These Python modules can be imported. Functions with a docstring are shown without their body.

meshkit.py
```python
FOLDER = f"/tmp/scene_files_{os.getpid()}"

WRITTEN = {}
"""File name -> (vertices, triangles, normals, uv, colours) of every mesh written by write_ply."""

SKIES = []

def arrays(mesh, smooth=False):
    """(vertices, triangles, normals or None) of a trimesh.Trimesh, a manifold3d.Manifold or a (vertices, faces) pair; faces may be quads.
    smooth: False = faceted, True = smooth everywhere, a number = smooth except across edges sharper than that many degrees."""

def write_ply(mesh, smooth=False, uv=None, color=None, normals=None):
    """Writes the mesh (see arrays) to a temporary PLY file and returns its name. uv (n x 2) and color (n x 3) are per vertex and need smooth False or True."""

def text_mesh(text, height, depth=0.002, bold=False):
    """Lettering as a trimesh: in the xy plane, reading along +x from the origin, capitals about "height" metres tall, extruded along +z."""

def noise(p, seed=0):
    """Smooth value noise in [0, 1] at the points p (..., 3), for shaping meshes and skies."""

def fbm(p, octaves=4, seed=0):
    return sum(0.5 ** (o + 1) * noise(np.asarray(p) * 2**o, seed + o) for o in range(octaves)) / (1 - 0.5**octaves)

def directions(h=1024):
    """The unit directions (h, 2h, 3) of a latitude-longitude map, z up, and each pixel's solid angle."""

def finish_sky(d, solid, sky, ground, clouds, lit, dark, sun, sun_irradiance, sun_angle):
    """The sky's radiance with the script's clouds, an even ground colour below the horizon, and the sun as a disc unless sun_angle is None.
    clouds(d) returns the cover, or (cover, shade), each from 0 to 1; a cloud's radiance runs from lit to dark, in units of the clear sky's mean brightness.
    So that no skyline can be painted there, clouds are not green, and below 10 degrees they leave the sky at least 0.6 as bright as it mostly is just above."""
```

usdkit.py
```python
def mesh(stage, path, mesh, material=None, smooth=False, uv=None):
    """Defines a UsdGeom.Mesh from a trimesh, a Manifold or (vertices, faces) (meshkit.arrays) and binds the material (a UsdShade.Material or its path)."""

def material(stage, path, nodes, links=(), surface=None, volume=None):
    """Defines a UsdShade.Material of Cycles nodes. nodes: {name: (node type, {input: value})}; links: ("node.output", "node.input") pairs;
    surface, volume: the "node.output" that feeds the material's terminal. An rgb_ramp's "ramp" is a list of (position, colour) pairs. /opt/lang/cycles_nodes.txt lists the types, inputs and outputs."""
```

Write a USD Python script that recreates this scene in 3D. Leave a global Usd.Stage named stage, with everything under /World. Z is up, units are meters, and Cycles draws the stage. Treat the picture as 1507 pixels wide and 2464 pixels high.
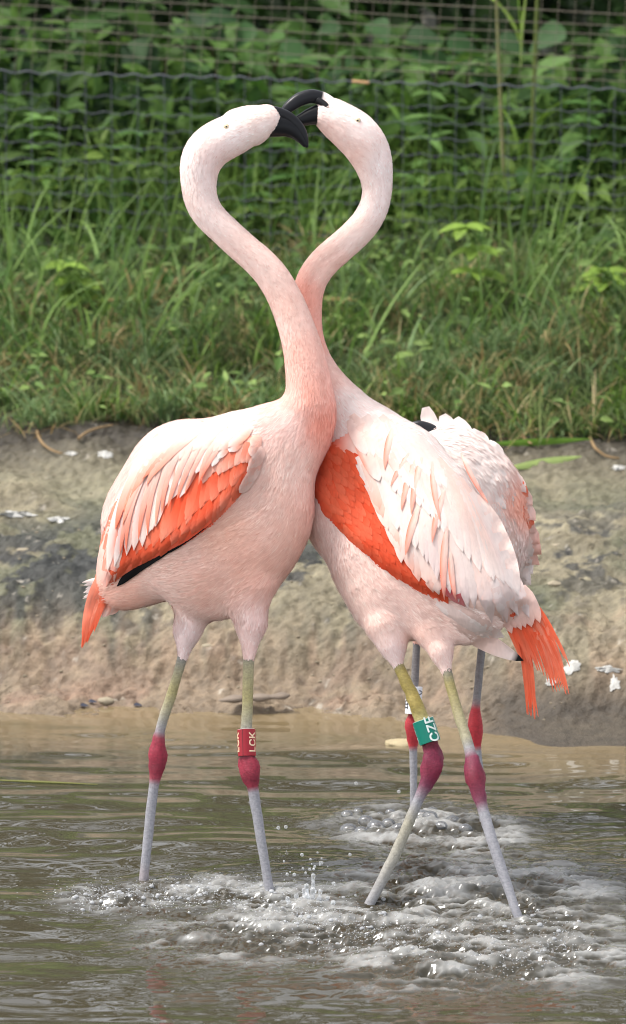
import math, numpy as np, trimesh, usdkit, meshkit
from pxr import Usd, UsdGeom, UsdLux, UsdShade, Gf, Sdf, Vt
from scipy import ndimage
from scipy.interpolate import PchipInterpolator
from scipy.spatial import cKDTree

rng = np.random.default_rng(7)
stage = Usd.Stage.CreateInMemory()
UsdGeom.SetStageUpAxis(stage, UsdGeom.Tokens.z)
UsdGeom.SetStageMetersPerUnit(stage, 1.0)
UsdGeom.Xform.Define(stage, '/World')
UsdGeom.Scope.Define(stage, '/World/Looks')

# ------------------------------------------------------------------ camera, sky, sun, exposure
TH = math.radians(9.0)
S = 1 / 1500.0                       # metres per design unit at the birds
D0 = 8.1                             # metres from the lens to the left bird
EYE = np.array([0.0, -7.909, 1.845])
FW = np.array([0.0, math.cos(TH), -math.sin(TH)])
UP = np.array([0.0, math.sin(TH), math.cos(TH)])
RT = np.array([1.0, 0.0, 0.0])
cam = UsdGeom.Camera.Define(stage, '/World/camera')
M = np.eye(4); M[0, :3], M[1, :3], M[2, :3], M[3, :3] = RT, UP, -FW, EYE
cam.AddTransformOp().Set(Gf.Matrix4d(M.tolist()))
FOCAL = 290.0
cam.CreateFocalLengthAttr(FOCAL)
cam.CreateHorizontalApertureAttr(FOCAL * 1507 * S / D0)
cam.CreateVerticalApertureAttr(FOCAL * 2464 * S / D0)
cam.CreateFStopAttr(13.5)
cam.CreateFocusDistanceAttr(D0 - 0.06)
cam.CreateClippingRangeAttr((0.1, 1000))
cam.CreateExposureAttr(1.2)

SUN_EL, SUN_DIR = math.radians(62), np.array([-0.45, 0.05])
SUN_DIR = SUN_DIR / np.linalg.norm(SUN_DIR)
sun_vec = np.array([SUN_DIR[0] * math.cos(SUN_EL), SUN_DIR[1] * math.cos(SUN_EL), math.sin(SUN_EL)])
sky = UsdLux.DomeLight.Define(stage, '/World/sky')
sky_mat = usdkit.material(stage, '/World/Looks/sky_look', {
    's': ('sky_texture', {'sky_type': 'single_scattering', 'sun_disc': False, 'sun_elevation': SUN_EL,
                          'sun_rotation': math.atan2(sun_vec[0], sun_vec[1]), 'aerosol_density': 3.0}),
    'h': ('hsv', {'saturation': 0.28, 'value': 1.0, 'fac': 1.0}),
    'b': ('background_shader', {'strength': 0.125})},
    [('s.color', 'h.color'), ('h.color', 'b.color')], surface='b.background')
UsdShade.MaterialBindingAPI.Apply(sky.GetPrim()).Bind(sky_mat)
sky.GetPrim().SetCustomDataByKey('kind', 'structure')
sun = UsdLux.DistantLight.Define(stage, '/World/sun')
sun.CreateNormalizeAttr(True); sun.CreateIntensityAttr(0.4); sun.CreateAngleAttr(14.0)
sun.CreateColorAttr(Gf.Vec3f(1.0, 0.96, 0.9))
zax = sun_vec; xax = np.cross([0, 1, 0], zax); xax /= np.linalg.norm(xax); yax = np.cross(zax, xax)
ML = np.eye(4); ML[0, :3], ML[1, :3], ML[2, :3] = xax, yax, zax
sun.AddTransformOp().Set(Gf.Matrix4d(ML.tolist()))

# ------------------------------------------------------------------ helpers
def c8(r, g, b):
    x = np.array([r, g, b]) / 255.0
    return np.where(x < 0.04045, x / 12.92, ((x + 0.055) / 1.055) ** 2.4)

def P(x, y, w=0.0):
    """A point given as design units across, down and away (w units beyond the left bird), in metres."""
    x, y, w = np.broadcast_arrays(np.asarray(x, float), np.asarray(y, float), np.asarray(w, float))
    d = D0 + w * S
    k = S * d / D0
    return EYE + d[..., None] * FW + ((x - 753.5) * k)[..., None] * RT + ((1232 - y) * k)[..., None] * UP

def NRM(n):
    """A direction given as (across, down, away) in world axes."""
    v = n[:, :1] * RT - n[:, 1:2] * UP + n[:, 2:3] * FW
    return v / (np.linalg.norm(v, axis=1, keepdims=True) + 1e-12)

def on_plane(x, y, z=0.0):
    """Where the line of sight through (x, y) meets the height z."""
    d = P(x, y, 0.0) - EYE
    t = (z - EYE[2]) / d[..., 2]
    return EYE + d * t[..., None]

def depth_at(pt):
    return ((pt - EYE) @ FW - D0) / S

def on_depth(x, y, Y):
    d = P(x, y, 0.0) - EYE
    return EYE + d * ((Y - EYE[1]) / d[..., 1])[..., None]

used = {}
def numbered(path):
    n = used.get(path, 0); used[path] = n + 1
    return path if n == 0 else f'{path}_{n:03d}'

def tag(prim, label=None, cat=None, group=None, kind=None):
    for k, v in (('label', label), ('category', cat), ('group', group), ('kind', kind)):
        if v: prim.SetCustomDataByKey(k, v)
    return prim

def thing(name, label, cat, loc=(0, 0, 0), group=None):
    x = UsdGeom.Xform.Define(stage, numbered('/World/' + name))
    x.AddTranslateOp().Set(Gf.Vec3d(*map(float, loc)))
    p = x.GetPrim(); p.SetCustomDataByKey('loc', Gf.Vec3d(*map(float, loc)))
    return tag(p, label, cat, group)

def obj(name, mesh, material, parent=None, smooth=True, col=None, nrm=None):
    """One mesh; vertices are given in world space and kept relative to the thing's base."""
    base = parent.GetPath().pathString if parent else '/World'
    root = parent
    while root and root.GetPath().GetParentPath() != Sdf.Path('/World'):
        root = root.GetParent()
    off = np.array(root.GetCustomDataByKey('loc')) if root and root.HasCustomDataKey('loc') else np.zeros(3)
    if isinstance(mesh, trimesh.Trimesh): mesh = (mesh.vertices, mesh.faces)
    v = np.asarray(mesh[0], float) - off
    m = usdkit.mesh(stage, numbered(base + '/' + name), (v, mesh[1]), material, smooth=smooth if col is None else bool(smooth))
    if nrm is not None:
        m.CreateNormalsAttr(Vt.Vec3fArray.FromNumpy(np.ascontiguousarray(nrm, np.float32))); m.SetNormalsInterpolation('vertex')
    if col is not None:
        col = np.broadcast_to(np.asarray(col, np.float32), (len(v), 3))
        UsdGeom.PrimvarsAPI(m).CreatePrimvar('col', Sdf.ValueTypeNames.Color3fArray, 'vertex').Set(Vt.Vec3fArray.FromNumpy(np.ascontiguousarray(np.clip(col, 0, 0.95), np.float32)))
    return m.GetPrim()

def join(parts):
    V, F, n = [], [], 0
    for v, f in parts:
        f = np.asarray(f)
        if f.shape[1] == 4: f = np.vstack([f[:, [0, 1, 2]], f[:, [0, 2, 3]]])
        V.append(v); F.append(f + n); n += len(v)
    return np.vstack(V), np.vstack(F)

def grid_faces(nu, nv, wrap_v=False):
    i, j = np.meshgrid(np.arange(nu - 1), np.arange(nv if wrap_v else nv - 1), indexing='ij')
    a = i * nv + j; b = i * nv + (j + 1) % nv; c = (i + 1) * nv + (j + 1) % nv; d = (i + 1) * nv + j
    a, b, c, d = (q.ravel() for q in (a, b, c, d))
    return np.vstack([np.stack([a, b, c], 1), np.stack([a, c, d], 1)])

def tube(path, r, sides=8, caps=True):
    path = np.asarray(path, float); n = len(path); r = np.broadcast_to(r, n)
    t = np.gradient(path, axis=0); t /= np.linalg.norm(t, axis=1, keepdims=True) + 1e-12
    ref = np.array([0, 1.0, 0]) if abs(t[:, 1]).mean() < 0.8 else np.array([0, 0, 1.0])
    a = np.cross(t, ref); a /= np.linalg.norm(a, axis=1, keepdims=True); b = np.cross(a, t)
    th = np.linspace(0, 2 * np.pi, sides, endpoint=False)
    v = path[:, None] + r[:, None, None] * (np.cos(th)[None, :, None] * a[:, None] + np.sin(th)[None, :, None] * b[:, None])
    f = grid_faces(n, sides, True); v = v.reshape(-1, 3)
    if caps:
        k = np.arange(sides); e = (n - 1) * sides
        v = np.vstack([v, path[0], path[-1]])
        f = np.vstack([f, np.stack([np.full(sides, len(v) - 2), (k + 1) % sides, k], 1), np.stack([np.full(sides, len(v) - 1), e + k, e + (k + 1) % sides], 1)])
    return v, f[:, ::-1]

def rbf(x, y, pts, power=3.0, warp=0.0):
    """Smoothly blended colours from a list of (x, y, colour)."""
    x = np.asarray(x, float); y = np.asarray(y, float)
    px = np.array([p[0] for p in pts], float); py = np.array([p[1] for p in pts], float); c = np.array([p[2] for p in pts])
    d = np.sqrt((x[..., None] - px) ** 2 + (y[..., None] - py) ** 2) + 8
    w = d ** -power; w /= w.sum(-1, keepdims=True)
    return w @ c

def fb(x, y, z=0.0, o=4, seed=0):
    x, y, z = np.broadcast_arrays(np.asarray(x, float), y, z)
    return meshkit.fbm(np.stack([x, y, z], -1), o, seed)

# ------------------------------------------------------------------ materials
def L(n): return '/World/Looks/' + n
def col_mat(name, rough=0.6, spec=0.3, bump=None, var=None, transl=0.0, sheen=0.0, coat=0.0):
    nodes = {'a': ('attribute', {'attribute': 'col'}), 'p': ('principled_bsdf', {'roughness': rough, 'specular_ior_level': spec, 'sheen_weight': sheen, 'sheen_roughness': 0.5, 'coat_weight': coat})}
    links = []; c = 'a.color'
    if var:   # (scale, amount, stretch): light and dark grain
        nodes |= {'g': ('geometry', {}), 'mp': ('mapping', {'scale': var[2]}), 'n': ('noise_texture', {'scale': var[0], 'detail': 4.0, 'roughness': 0.6}),
                  'mr': ('map_range', {'from_min': 0.25, 'from_max': 0.75, 'to_min': 1 - var[1], 'to_max': 1 + var[1]}), 'mu': ('vector_math', {'math_type': 'multiply'})}
        links += [('g.position', 'mp.vector'), ('mp.vector', 'n.vector'), ('n.fac', 'mr.value'), (c, 'mu.vector1'), ('mr.result', 'mu.vector2')]
        c = 'mu.vector'
    if bump:  # (scale, distance, stretch)
        nodes |= {'g2': ('geometry', {}), 'mp2': ('mapping', {'scale': bump[2]}), 'n2': ('noise_texture', {'scale': bump[0], 'detail': 5.0, 'roughness': 0.65}), 'b': ('bump', {'distance': bump[1], 'strength': 1.0})}
        links += [('g2.position', 'mp2.vector'), ('mp2.vector', 'n2.vector'), ('n2.fac', 'b.height'), ('b.normal', 'p.normal')]
    links += [(c, 'p.base_color')]
    if transl:
        nodes |= {'t': ('translucent_bsdf', {}), 'm': ('mix_closure', {'fac': transl})}
        links += [(c, 't.color'), ('p.BSDF', 'm.closure1'), ('t.BSDF', 'm.closure2')]
        return usdkit.material(stage, L(name), nodes, links, surface='m.closure')
    return usdkit.material(stage, L(name), nodes, links, surface='p.BSDF')

ONE = (1, 1, 1)
m_plume = col_mat('plumage_look', 0.85, 0.12, bump=(260, 0.0004, ONE), var=(90, 0.05, ONE), sheen=0.15)
m_feather = col_mat('feather_look', 0.7, 0.2, var=(140, 0.06, (1, 1, 0.35)), bump=(420, 0.0005, (1, 1, 0.3)), transl=0.18)
m_skin = col_mat('leg_skin_look', 0.55, 0.35, bump=(420, 0.0009, (1, 1, 2.2)), var=(190, 0.3, (1, 1, 1.6)))
m_bill = col_mat('bill_look', 0.3, 0.22, bump=(200, 0.0003, ONE))
m_eye = col_mat('eye_look', 0.1, 0.5)
m_band = col_mat('band_look', 0.35, 0.5, var=(120, 0.05, ONE))
m_leaf = col_mat('leaf_look', 0.62, 0.18, var=(60, 0.18, ONE), transl=0.3)
m_grass = col_mat('grass_look', 0.6, 0.22, var=(40, 0.15, ONE), transl=0.28)
m_wire = usdkit.material(stage, L('wire_look'), {'p': ('principled_bsdf', {'base_color': (0.12, 0.125, 0.145), 'roughness': 0.5, 'metallic': 0.35})}, surface='p.BSDF')
m_cord = usdkit.material(stage, L('cord_look'), {'p': ('principled_bsdf', {'base_color': (0.16, 0.14, 0.10), 'roughness': 0.7})}, surface='p.BSDF')
m_wood = col_mat('wood_look', 0.8, 0.2, bump=(60, 0.003, (0.15, 1, 1)), var=(50, 0.35, (0.15, 1, 1)))
m_mud = col_mat('mud_look', 0.62, 0.35, bump=(62, 0.0055, ONE), var=(44, 0.36, (1, 1, 1)))
m_white = col_mat('dropping_look', 0.7, 0.3, bump=(150, 0.002, ONE), var=(120, 0.2, ONE))
m_stone = col_mat('stone_look', 0.7, 0.3, bump=(90, 0.002, ONE), var=(60, 0.2, ONE))

# ------------------------------------------------------------------ the ground: pond bed, mud bank, grassy rise
PROF = np.array([(-60, -0.35), (-1.5, -0.3), (0.2, -0.2), (0.75, -0.07), (1.08, -0.022), (1.2, 0.001), (1.30, 0.016), (1.335, 0.03), (1.39, 0.085), (1.45, 0.135),
                 (1.54, 0.172), (1.70, 0.2), (2.1, 0.245), (2.6, 0.29), (2.75, 0.31), (3.3, 0.40), (4.1, 0.52), (6, 0.62), (12, 0.8), (60, 1.1)])
prof = PchipInterpolator(PROF[:, 0], PROF[:, 1])
def shore_shift(x):
    x = np.asarray(x, float)
    return 0.05 * (fb(x * 2.2, 3.3, 0, 3, 5) - 0.5) + 0.04 * (fb(x * 9, 1.3, 0, 3, 8) - 0.5) + 0.17 - 0.10 * np.clip((x + .6) / .9, 0, 1) - 0.23 / (1 + np.exp(-(x - 0.32) * 14))
def ground_z(x, Y, fine=True):
    x, Y = np.broadcast_arrays(np.asarray(x, float), np.asarray(Y, float))
    face = np.exp(-((Y - 1.42) / 0.12) ** 2)
    y2 = Y - shore_shift(x) * np.clip((2.4 - Y) / 0.8, 0, 1) * np.clip((Y - 0.4) / 0.6, 0, 1)
    if fine:
        y2 = y2 + face * (0.06 * (fb(x * 14, Y * 3, 0, 4, 11) - 0.5) + 0.02 * (fb(x * 60, Y * 25, 0, 3, 12) - 0.5))
    z = prof(y2)
    near = np.clip((Y - 1.12) / 0.2, 0, 1)
    z = z + near * 0.05 * (fb(x * 2.6, Y * 2.6, 0, 3, 21) - 0.5) * np.clip((Y - 1.4) / 0.4, 0.1, 1)
    if fine:
        z = z + near * (0.05 * (fb(x * 8, Y * 8, 0, 4, 22) - 0.5) + 0.016 * (fb(x * 50, Y * 50, 0, 3, 23) - 0.5) + 0.010 * (1 - 0.6 * face) * (fb(x * 130, Y * 130, 0, 2, 29) - 0.5))
        crack = 1 - np.clip(np.abs(fb(x * 16, Y * 16, 0, 3, 24) - 0.5) / 0.03, 0, 1)
        flat = np.exp(-((Y - 1.27 - shore_shift(x)) / 0.06) ** 2)
        z = z - 0.01 * crack * near * np.clip(flat + 0.2, 0, 1)
    if fine:
        z = z + near * np.clip((x - .28) / .1, 0, 1) * np.exp(-((Y - 1.32) / 0.16) ** 2) * (0.06 * (fb(x * 22, Y * 22, 0, 4, 27) - 0.5))
    rise = np.clip((Y - 2.6) / 0.5, 0, 1)
    return z + rise * 0.12 * (fb(x * 1.5, Y * 1.5, 0, 3, 31) - 0.5) * np.clip((6 - Y) / 2, 0.2, 1)

def lines(*segs):
    out = [np.linspace(a, b, n, endpoint=False) for a, b, n in segs]
    return np.concatenate(out + [[segs[-1][1]]])
gx = lines((-60, -3, 16), (-3, -0.9, 36), (-0.9, 0.9, 360), (0.9, 3, 36), (3, 60, 16))
gy = lines((-60, -3, 10), (-3, 0.9, 20), (0.9, 1.1, 30), (1.1, 1.65, 200), (1.65, 2.95, 230), (2.95, 6, 60), (6, 60, 24))
GX, GY = np.meshgrid(gx, gy, indexing='ij')
GZ = ground_z(GX, GY)
gv = np.stack([GX, GY, GZ], -1).reshape(-1, 3)
def mud_colour(x, Y, z):
    tan, pale, olive, dark, pink = c8(110, 102, 82), c8(143, 134, 109), c8(82, 85, 64), c8(34, 36, 40), c8(128, 104, 86)
    n1, n2, n3 = fb(x * 5, Y * 3.5, 0, 4, 41), fb(x * 11, Y * 8, z * 8, 4, 42), fb(x * 40, Y * 30, z * 30, 3, 43)
    k = lambda v, a, b: np.clip((v - a) / (b - a), 0, 1)[..., None]
    c = tan + (pale - tan) * k(n2 + 0.12 * k(Y, 1.9, 2.3)[..., 0], 0.43, 0.66)
    shelf = k(Y, 1.32, 1.5) * (1 - k(Y, 2.2, 2.7))
    c = c + (olive - c) * 0.75 * k(n1, 0.42, 0.6) * shelf
    moss = np.exp(-((Y - 1.8) / 0.4) ** 2)[..., None]
    c = c + (dark - c) * 0.88 * k(n2 + 0.6 * (n3 - 0.5) + 0.4 * (n1 - .5), 0.455, 0.53) * moss
    low = 1 - k(z, 0.04, 0.13)
    c = c + (pink - c) * (0.45 * low + 0.5 * k(n2, 0.5, 0.62) * np.exp(-((Y - 1.42) / 0.07) ** 2)[..., None])
    strk = k(fb(x * 34, z * 5, Y * 3, 3, 46), 0.42, 0.62) * np.exp(-((z - 0.09) / 0.05) ** 2)[..., None] * k(Y, 1.1, 1.3)
    c = c + (c8(148, 122, 100) - c) * 0.45 * strk
    soil = k(Y, 2.4, 2.75)
    c = c + (c8(52, 46, 36) - c) * soil * k(n2 + 0.4 * soil[..., 0], 0.4, 0.6)
    c = c + (c8(34, 40, 22) - c) * k(Y, 3.0, 4.0)
    wet = 1 - k(z, -0.01, 0.012)
    c = c * (1 - 0.3 * wet)
    wet_undercut_shade = k(x, 0.26, 0.36) * (1 - k(z, 0.035, 0.1))  # wet mud, plus painted-in shade of an overhang the heightfield lacks
    c = c + (c8(44, 40, 34) - c) * .8 * wet_undercut_shade
    spk = k(n3, 0.74, 0.78) * (Y > 1.3)[..., None]
    return c + (c8(170, 162, 148) - c) * spk * 0.6
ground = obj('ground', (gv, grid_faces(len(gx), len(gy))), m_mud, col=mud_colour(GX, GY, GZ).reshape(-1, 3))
tag(ground, kind='structure', label='muddy pond bank rising to a grassy slope behind the flamingos')

# ------------------------------------------------------------------ the pond
def churn(x, Y):
    """How broken the water is, from the waders' splashing."""
    def blob(px, py, rx, ry):
        c = on_plane(px, py); a = on_plane(px + rx, py); b = on_plane(px, py - ry)
        return np.exp(-((((x - c[0]) / (a[0] - c[0])) ** 2 + ((Y - c[1]) / (b[1] - c[1])) ** 2) ** 1.3))
    m = np.zeros(np.shape(x))
    for q in ((300, 2155, 150, 38), (480, 2140, 190, 34), (680, 2190, 190, 60), (820, 2240, 260, 75), (1080, 2310, 280, 75), (1330, 2300, 190, 80), (1000, 1990, 200, 55), (1120, 2010, 150, 48), (1150, 2180, 380, 120), (640, 2250, 280, 70)):
        m = np.maximum(m, blob(*q))
    return m
def broad(x, Y):
    m = 0
    for px, py, rx, ry in ((1080, 2230, 520, 190), (430, 2180, 280, 45), (1050, 2010, 330, 70), (900, 2330, 500, 110)):
        c = on_plane(px, py); a = on_plane(px + rx, py); b = on_plane(px, py - ry)
        m = np.maximum(m, np.exp(-((((x - c[0]) / (a[0] - c[0])) ** 2 + ((Y - c[1]) / (b[1] - c[1])) ** 2) ** 1.2)))
    return m
def water_z(x, Y):
    m = churn(x, Y)
    z = 0.017 * (fb(x * 3.0, Y * 4.6, 0, 2, 61) - 0.5) + 0.0022 * (fb(x * 8 + Y * 2, Y * 12, 0, 1, 62) - 0.5) + 0.006 * (fb(x * 4.5 + 2 * Y, Y * 15, 0, 2, 60) - 0.5)
    for (px, py, a, lam, fall) in ((410, 1888, 0.0012, 0.055, 0.12), (1440, 2060, 0.0018, 0.04, 0.12), (1290, 1955, 0.0022, 0.03, 0.06), (346, 2110, 0.003, 0.05, 0.18), (650, 2150, 0.004, 0.06, 0.3), (893, 2170, 0.004, 0.06, 0.3), (1250, 2215, 0.004, 0.06, 0.3), (1000, 1990, 0.003, 0.06, 0.25)):
        c = on_plane(px, py); r = np.hypot(x - c[0], Y - c[1])
        z = z + a * 0.16 * np.sin(2 * np.pi * (r + 0.02 * (fb(x * 9, Y * 9, 0, 2, 68) - 0.5)) / (lam * 1.3)) * np.exp(-r / fall)
    n = fb(x * 15, Y * 24, 0, 3, 64)
    rid = 1 - np.abs(2 * fb(x * 24, Y * 44, 0.3, 3, 65) - 1)
    z = z + m * (0.030 * (n - 0.45) + 0.022 * (rid - 0.7) + 0.008 * (fb(x * 110, Y * 110, 0, 2, 66) - 0.5))
    z = z + broad(x, Y) * (0.011 * (fb(x * 10, Y * 26, 0, 3, 67) - 0.5) + 0.003 * (fb(x * 36, Y * 60, 0, 2, 69) - 0.5))
    return z * np.clip((1.32 + shore_shift(x) * .5 - Y) / 0.25, 0.08, 1), m
wx = lines((-60, -3, 12), (-3, -0.75, 40), (-0.75, 0.75, 520), (0.75, 3, 40), (3, 60, 12))
wy = lines((-60, -3, 12), (-3, -1.15, 60), (-1.15, 0.7, 560), (0.7, 1.46, 120))
WX, WY = np.meshgrid(wx, wy, indexing='ij')
WZ, WM = water_z(WX, WY)
deep = np.clip((1.2 - WY + shore_shift(WX) - 0.2 * (fb(WX * 3, WY * 3, 0, 3, 71) - 0.5)) / 0.42, 0, 1)[..., None]
wcol = c8(104, 90, 66) * (1 - deep) + c8(52, 48, 37) * deep
fo = np.clip((WM - 0.12) / 0.5, 0, 1) * np.clip((0.6 * (fb(WX * 15, WY * 24, 0, 3, 64) + 1 - np.abs(2 * fb(WX * 24, WY * 44, 0.3, 3, 65) - 1)) - 0.72) / 0.16, 0, 1) * np.clip(0.35 + (fb(WX * 14, WY * 22, 0, 5, 72) - 0.40) / 0.25, 0, 1)
wcol = wcol + (c8(186, 186, 183) - wcol) * 0.52 * fo[..., None]
m_water = col_mat('water_look', 0.015, 0.5)
water = obj('water', (np.stack([WX, WY, WZ], -1).reshape(-1, 3), grid_faces(len(wx), len(wy))), m_water, col=wcol.reshape(-1, 3))
tag(water, kind='structure', label='murky brown pond water, rippled and churned around the legs')

# ------------------------------------------------------------------ bird modelling: a smooth field on a grid, its surface, its colours
def surface_nets(F, org, h):
    s = F < 0
    n = np.array(F.shape)
    c = np.zeros(n - 1, int)
    for a in np.ndindex(2, 2, 2):
        c += s[a[0]:n[0] - 1 + a[0], a[1]:n[1] - 1 + a[1], a[2]:n[2] - 1 + a[2]]
    act = np.argwhere((c > 0) & (c < 8))
    idx = -np.ones(n - 1, int); idx[tuple(act.T)] = np.arange(len(act))
    acc = np.zeros((len(act), 3)); cnt = np.zeros(len(act))
    corners = list(np.ndindex(2, 2, 2))
    for i, a in enumerate(corners):
        for b in corners[i + 1:]:
            if sum(abs(np.subtract(a, b))) != 1: continue
            fa = F[tuple((act + a).T)]; fb_ = F[tuple((act + b).T)]
            x = (fa < 0) != (fb_ < 0)
            t = np.where(x, fa / np.where(x, fa - fb_, 1), 0)[:, None]
            acc += np.where(x[:, None], np.array(a) + t * np.subtract(b, a), 0); cnt += x
    v = (act + acc / cnt[:, None]) * h + org
    faces = []
    for ax in range(3):
        u, w = (ax + 1) % 3, (ax + 2) % 3
        sl0 = [slice(None)] * 3; sl1 = [slice(None)] * 3; sl0[ax] = slice(0, -1); sl1[ax] = slice(1, None)
        e = s[tuple(sl0)] != s[tuple(sl1)]
        p = np.argwhere(e)
        p = p[(p[:, u] > 0) & (p[:, w] > 0) & (p[:, u] < n[u] - 1) & (p[:, w] < n[w] - 1)]
        du = np.eye(3, dtype=int)[u]; dw = np.eye(3, dtype=int)[w]
        q = np.stack([idx[tuple((p - du - dw).T)], idx[tuple((p - dw).T)], idx[tuple(p.T)], idx[tuple((p - du).T)]], 1)
        flip = ~s[tuple(p.T)]
        q[flip] = q[flip][:, ::-1]
        faces.append(q)
    q = np.vstack(faces)
    return v, np.vstack([q[:, [0, 1, 2]], q[:, [0, 2, 3]]])

class Field:
    def __init__(self, lo, hi, h=4.0):
        self.lo, self.h = np.array(lo, float), h
        n = np.ceil((np.array(hi) - lo) / h).astype(int) + 1
        self.F = np.full(n, 60.0, np.float32)
        self.ax = [self.lo[k] + h * np.arange(n[k], dtype=np.float32) for k in range(3)]
    def add(self, fn, lo, hi, k):
        sl = [slice(max(0, int((lo[i] - 50 - self.lo[i]) / self.h)), max(0, int((hi[i] + 50 - self.lo[i]) / self.h) + 2)) for i in range(3)]
        X, Y, W = np.meshgrid(*[self.ax[i][sl[i]] for i in range(3)], indexing='ij', sparse=True)
        d = np.minimum(fn(X, Y, W), 60).astype(np.float32)
        A = self.F[tuple(sl)]
        hh = np.maximum(k - np.abs(A - d), 0)
        self.F[tuple(sl)] = np.minimum(A, d) - hh * hh / (4 * k)
    def ball(self, x, y, w, r, sw=0.8, k=30):
        self.add(lambda X, Y, W: (np.sqrt((X - x) ** 2 + (Y - y) ** 2 + ((W - w) / sw) ** 2) - r) * (0.5 + 0.5 * sw), (x - r, y - r, w - r), (x + r, y + r, w + r), k)
    def cone(self, a, b, ra, rb, k=14):
        a, b = np.array(a, float), np.array(b, float); ab = b - a; L2 = ab @ ab; r = max(ra, rb)
        def fn(X, Y, W):
            t = np.clip(((X - a[0]) * ab[0] + (Y - a[1]) * ab[1] + (W - a[2]) * ab[2]) / L2, 0, 1)
            return np.sqrt((X - a[0] - t * ab[0]) ** 2 + (Y - a[1] - t * ab[1]) ** 2 + (W - a[2] - t * ab[2]) ** 2) - (ra + (rb - ra) * t)
        self.add(fn, np.minimum(a, b) - r, np.maximum(a, b) + r, k)
    def chain(self, pts, k=14):
        pts = np.array(pts, float)
        s = np.r_[0, np.cumsum(np.linalg.norm(np.diff(pts[:, :3], axis=0), axis=1))]
        if len(pts) > 4:
            ss = np.linspace(0, s[-1], int(s[-1] / 14) + 2)
            pts = ndimage.gaussian_filter1d(np.stack([PchipInterpolator(s, pts[:, j])(ss) for j in range(4)], 1), 1.5, axis=0, mode='nearest'); k = 3
        for p, q in zip(pts[:-1], pts[1:]):
            self.cone(p[:3], q[:3], p[3], q[3], k if len(pts) < 9 else 3)
    def roughen(self, amp, scale, seed):
        X, Y, W = np.meshgrid(*self.ax, indexing='ij')
        near = np.abs(self.F) < 12
        self.F[near] += amp * (fb(X[near] / scale, Y[near] / scale, W[near] / scale, 3, seed) - 0.5)
    def done(self):
        self.v, self.f = surface_nets(self.F, self.lo, self.h)
        tm = trimesh.Trimesh(self.v, self.f, process=False); trimesh.smoothing.filter_taubin(tm, lamb=0.5, nu=0.52, iterations=14); self.v = self.v + np.clip(np.array(tm.vertices) - self.v, -self.h, self.h)
        if tm.volume < 0: self.f = self.f[:, ::-1].copy()
        inside = self.F < 0
        hit = inside.any(2)
        i0 = inside.argmax(2); i1 = inside.shape[2] - 1 - inside[:, :, ::-1].argmax(2)
        def fill(i):
            w = self.ax[2][i].astype(float)
            j = ndimage.distance_transform_edt(~hit, return_distances=False, return_indices=True)
            return ndimage.gaussian_filter(w[tuple(j)], 1.6)
        self.front, self.back = fill(i0), fill(i1)
        self.hit = hit
    def H(self, x, y, side=1):
        sh = np.shape(x)
        c = [(np.atleast_1d(np.asarray(x, float)) - self.lo[0]) / self.h, (np.atleast_1d(np.asarray(y, float)) - self.lo[1]) / self.h]
        return ndimage.map_coordinates(self.front if side > 0 else self.back, c, order=1, mode='nearest').reshape(sh)

def inside_poly(x, y, poly):
    import shapely
    return shapely.contains_xy(shapely.Polygon(poly), x, y)

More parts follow.
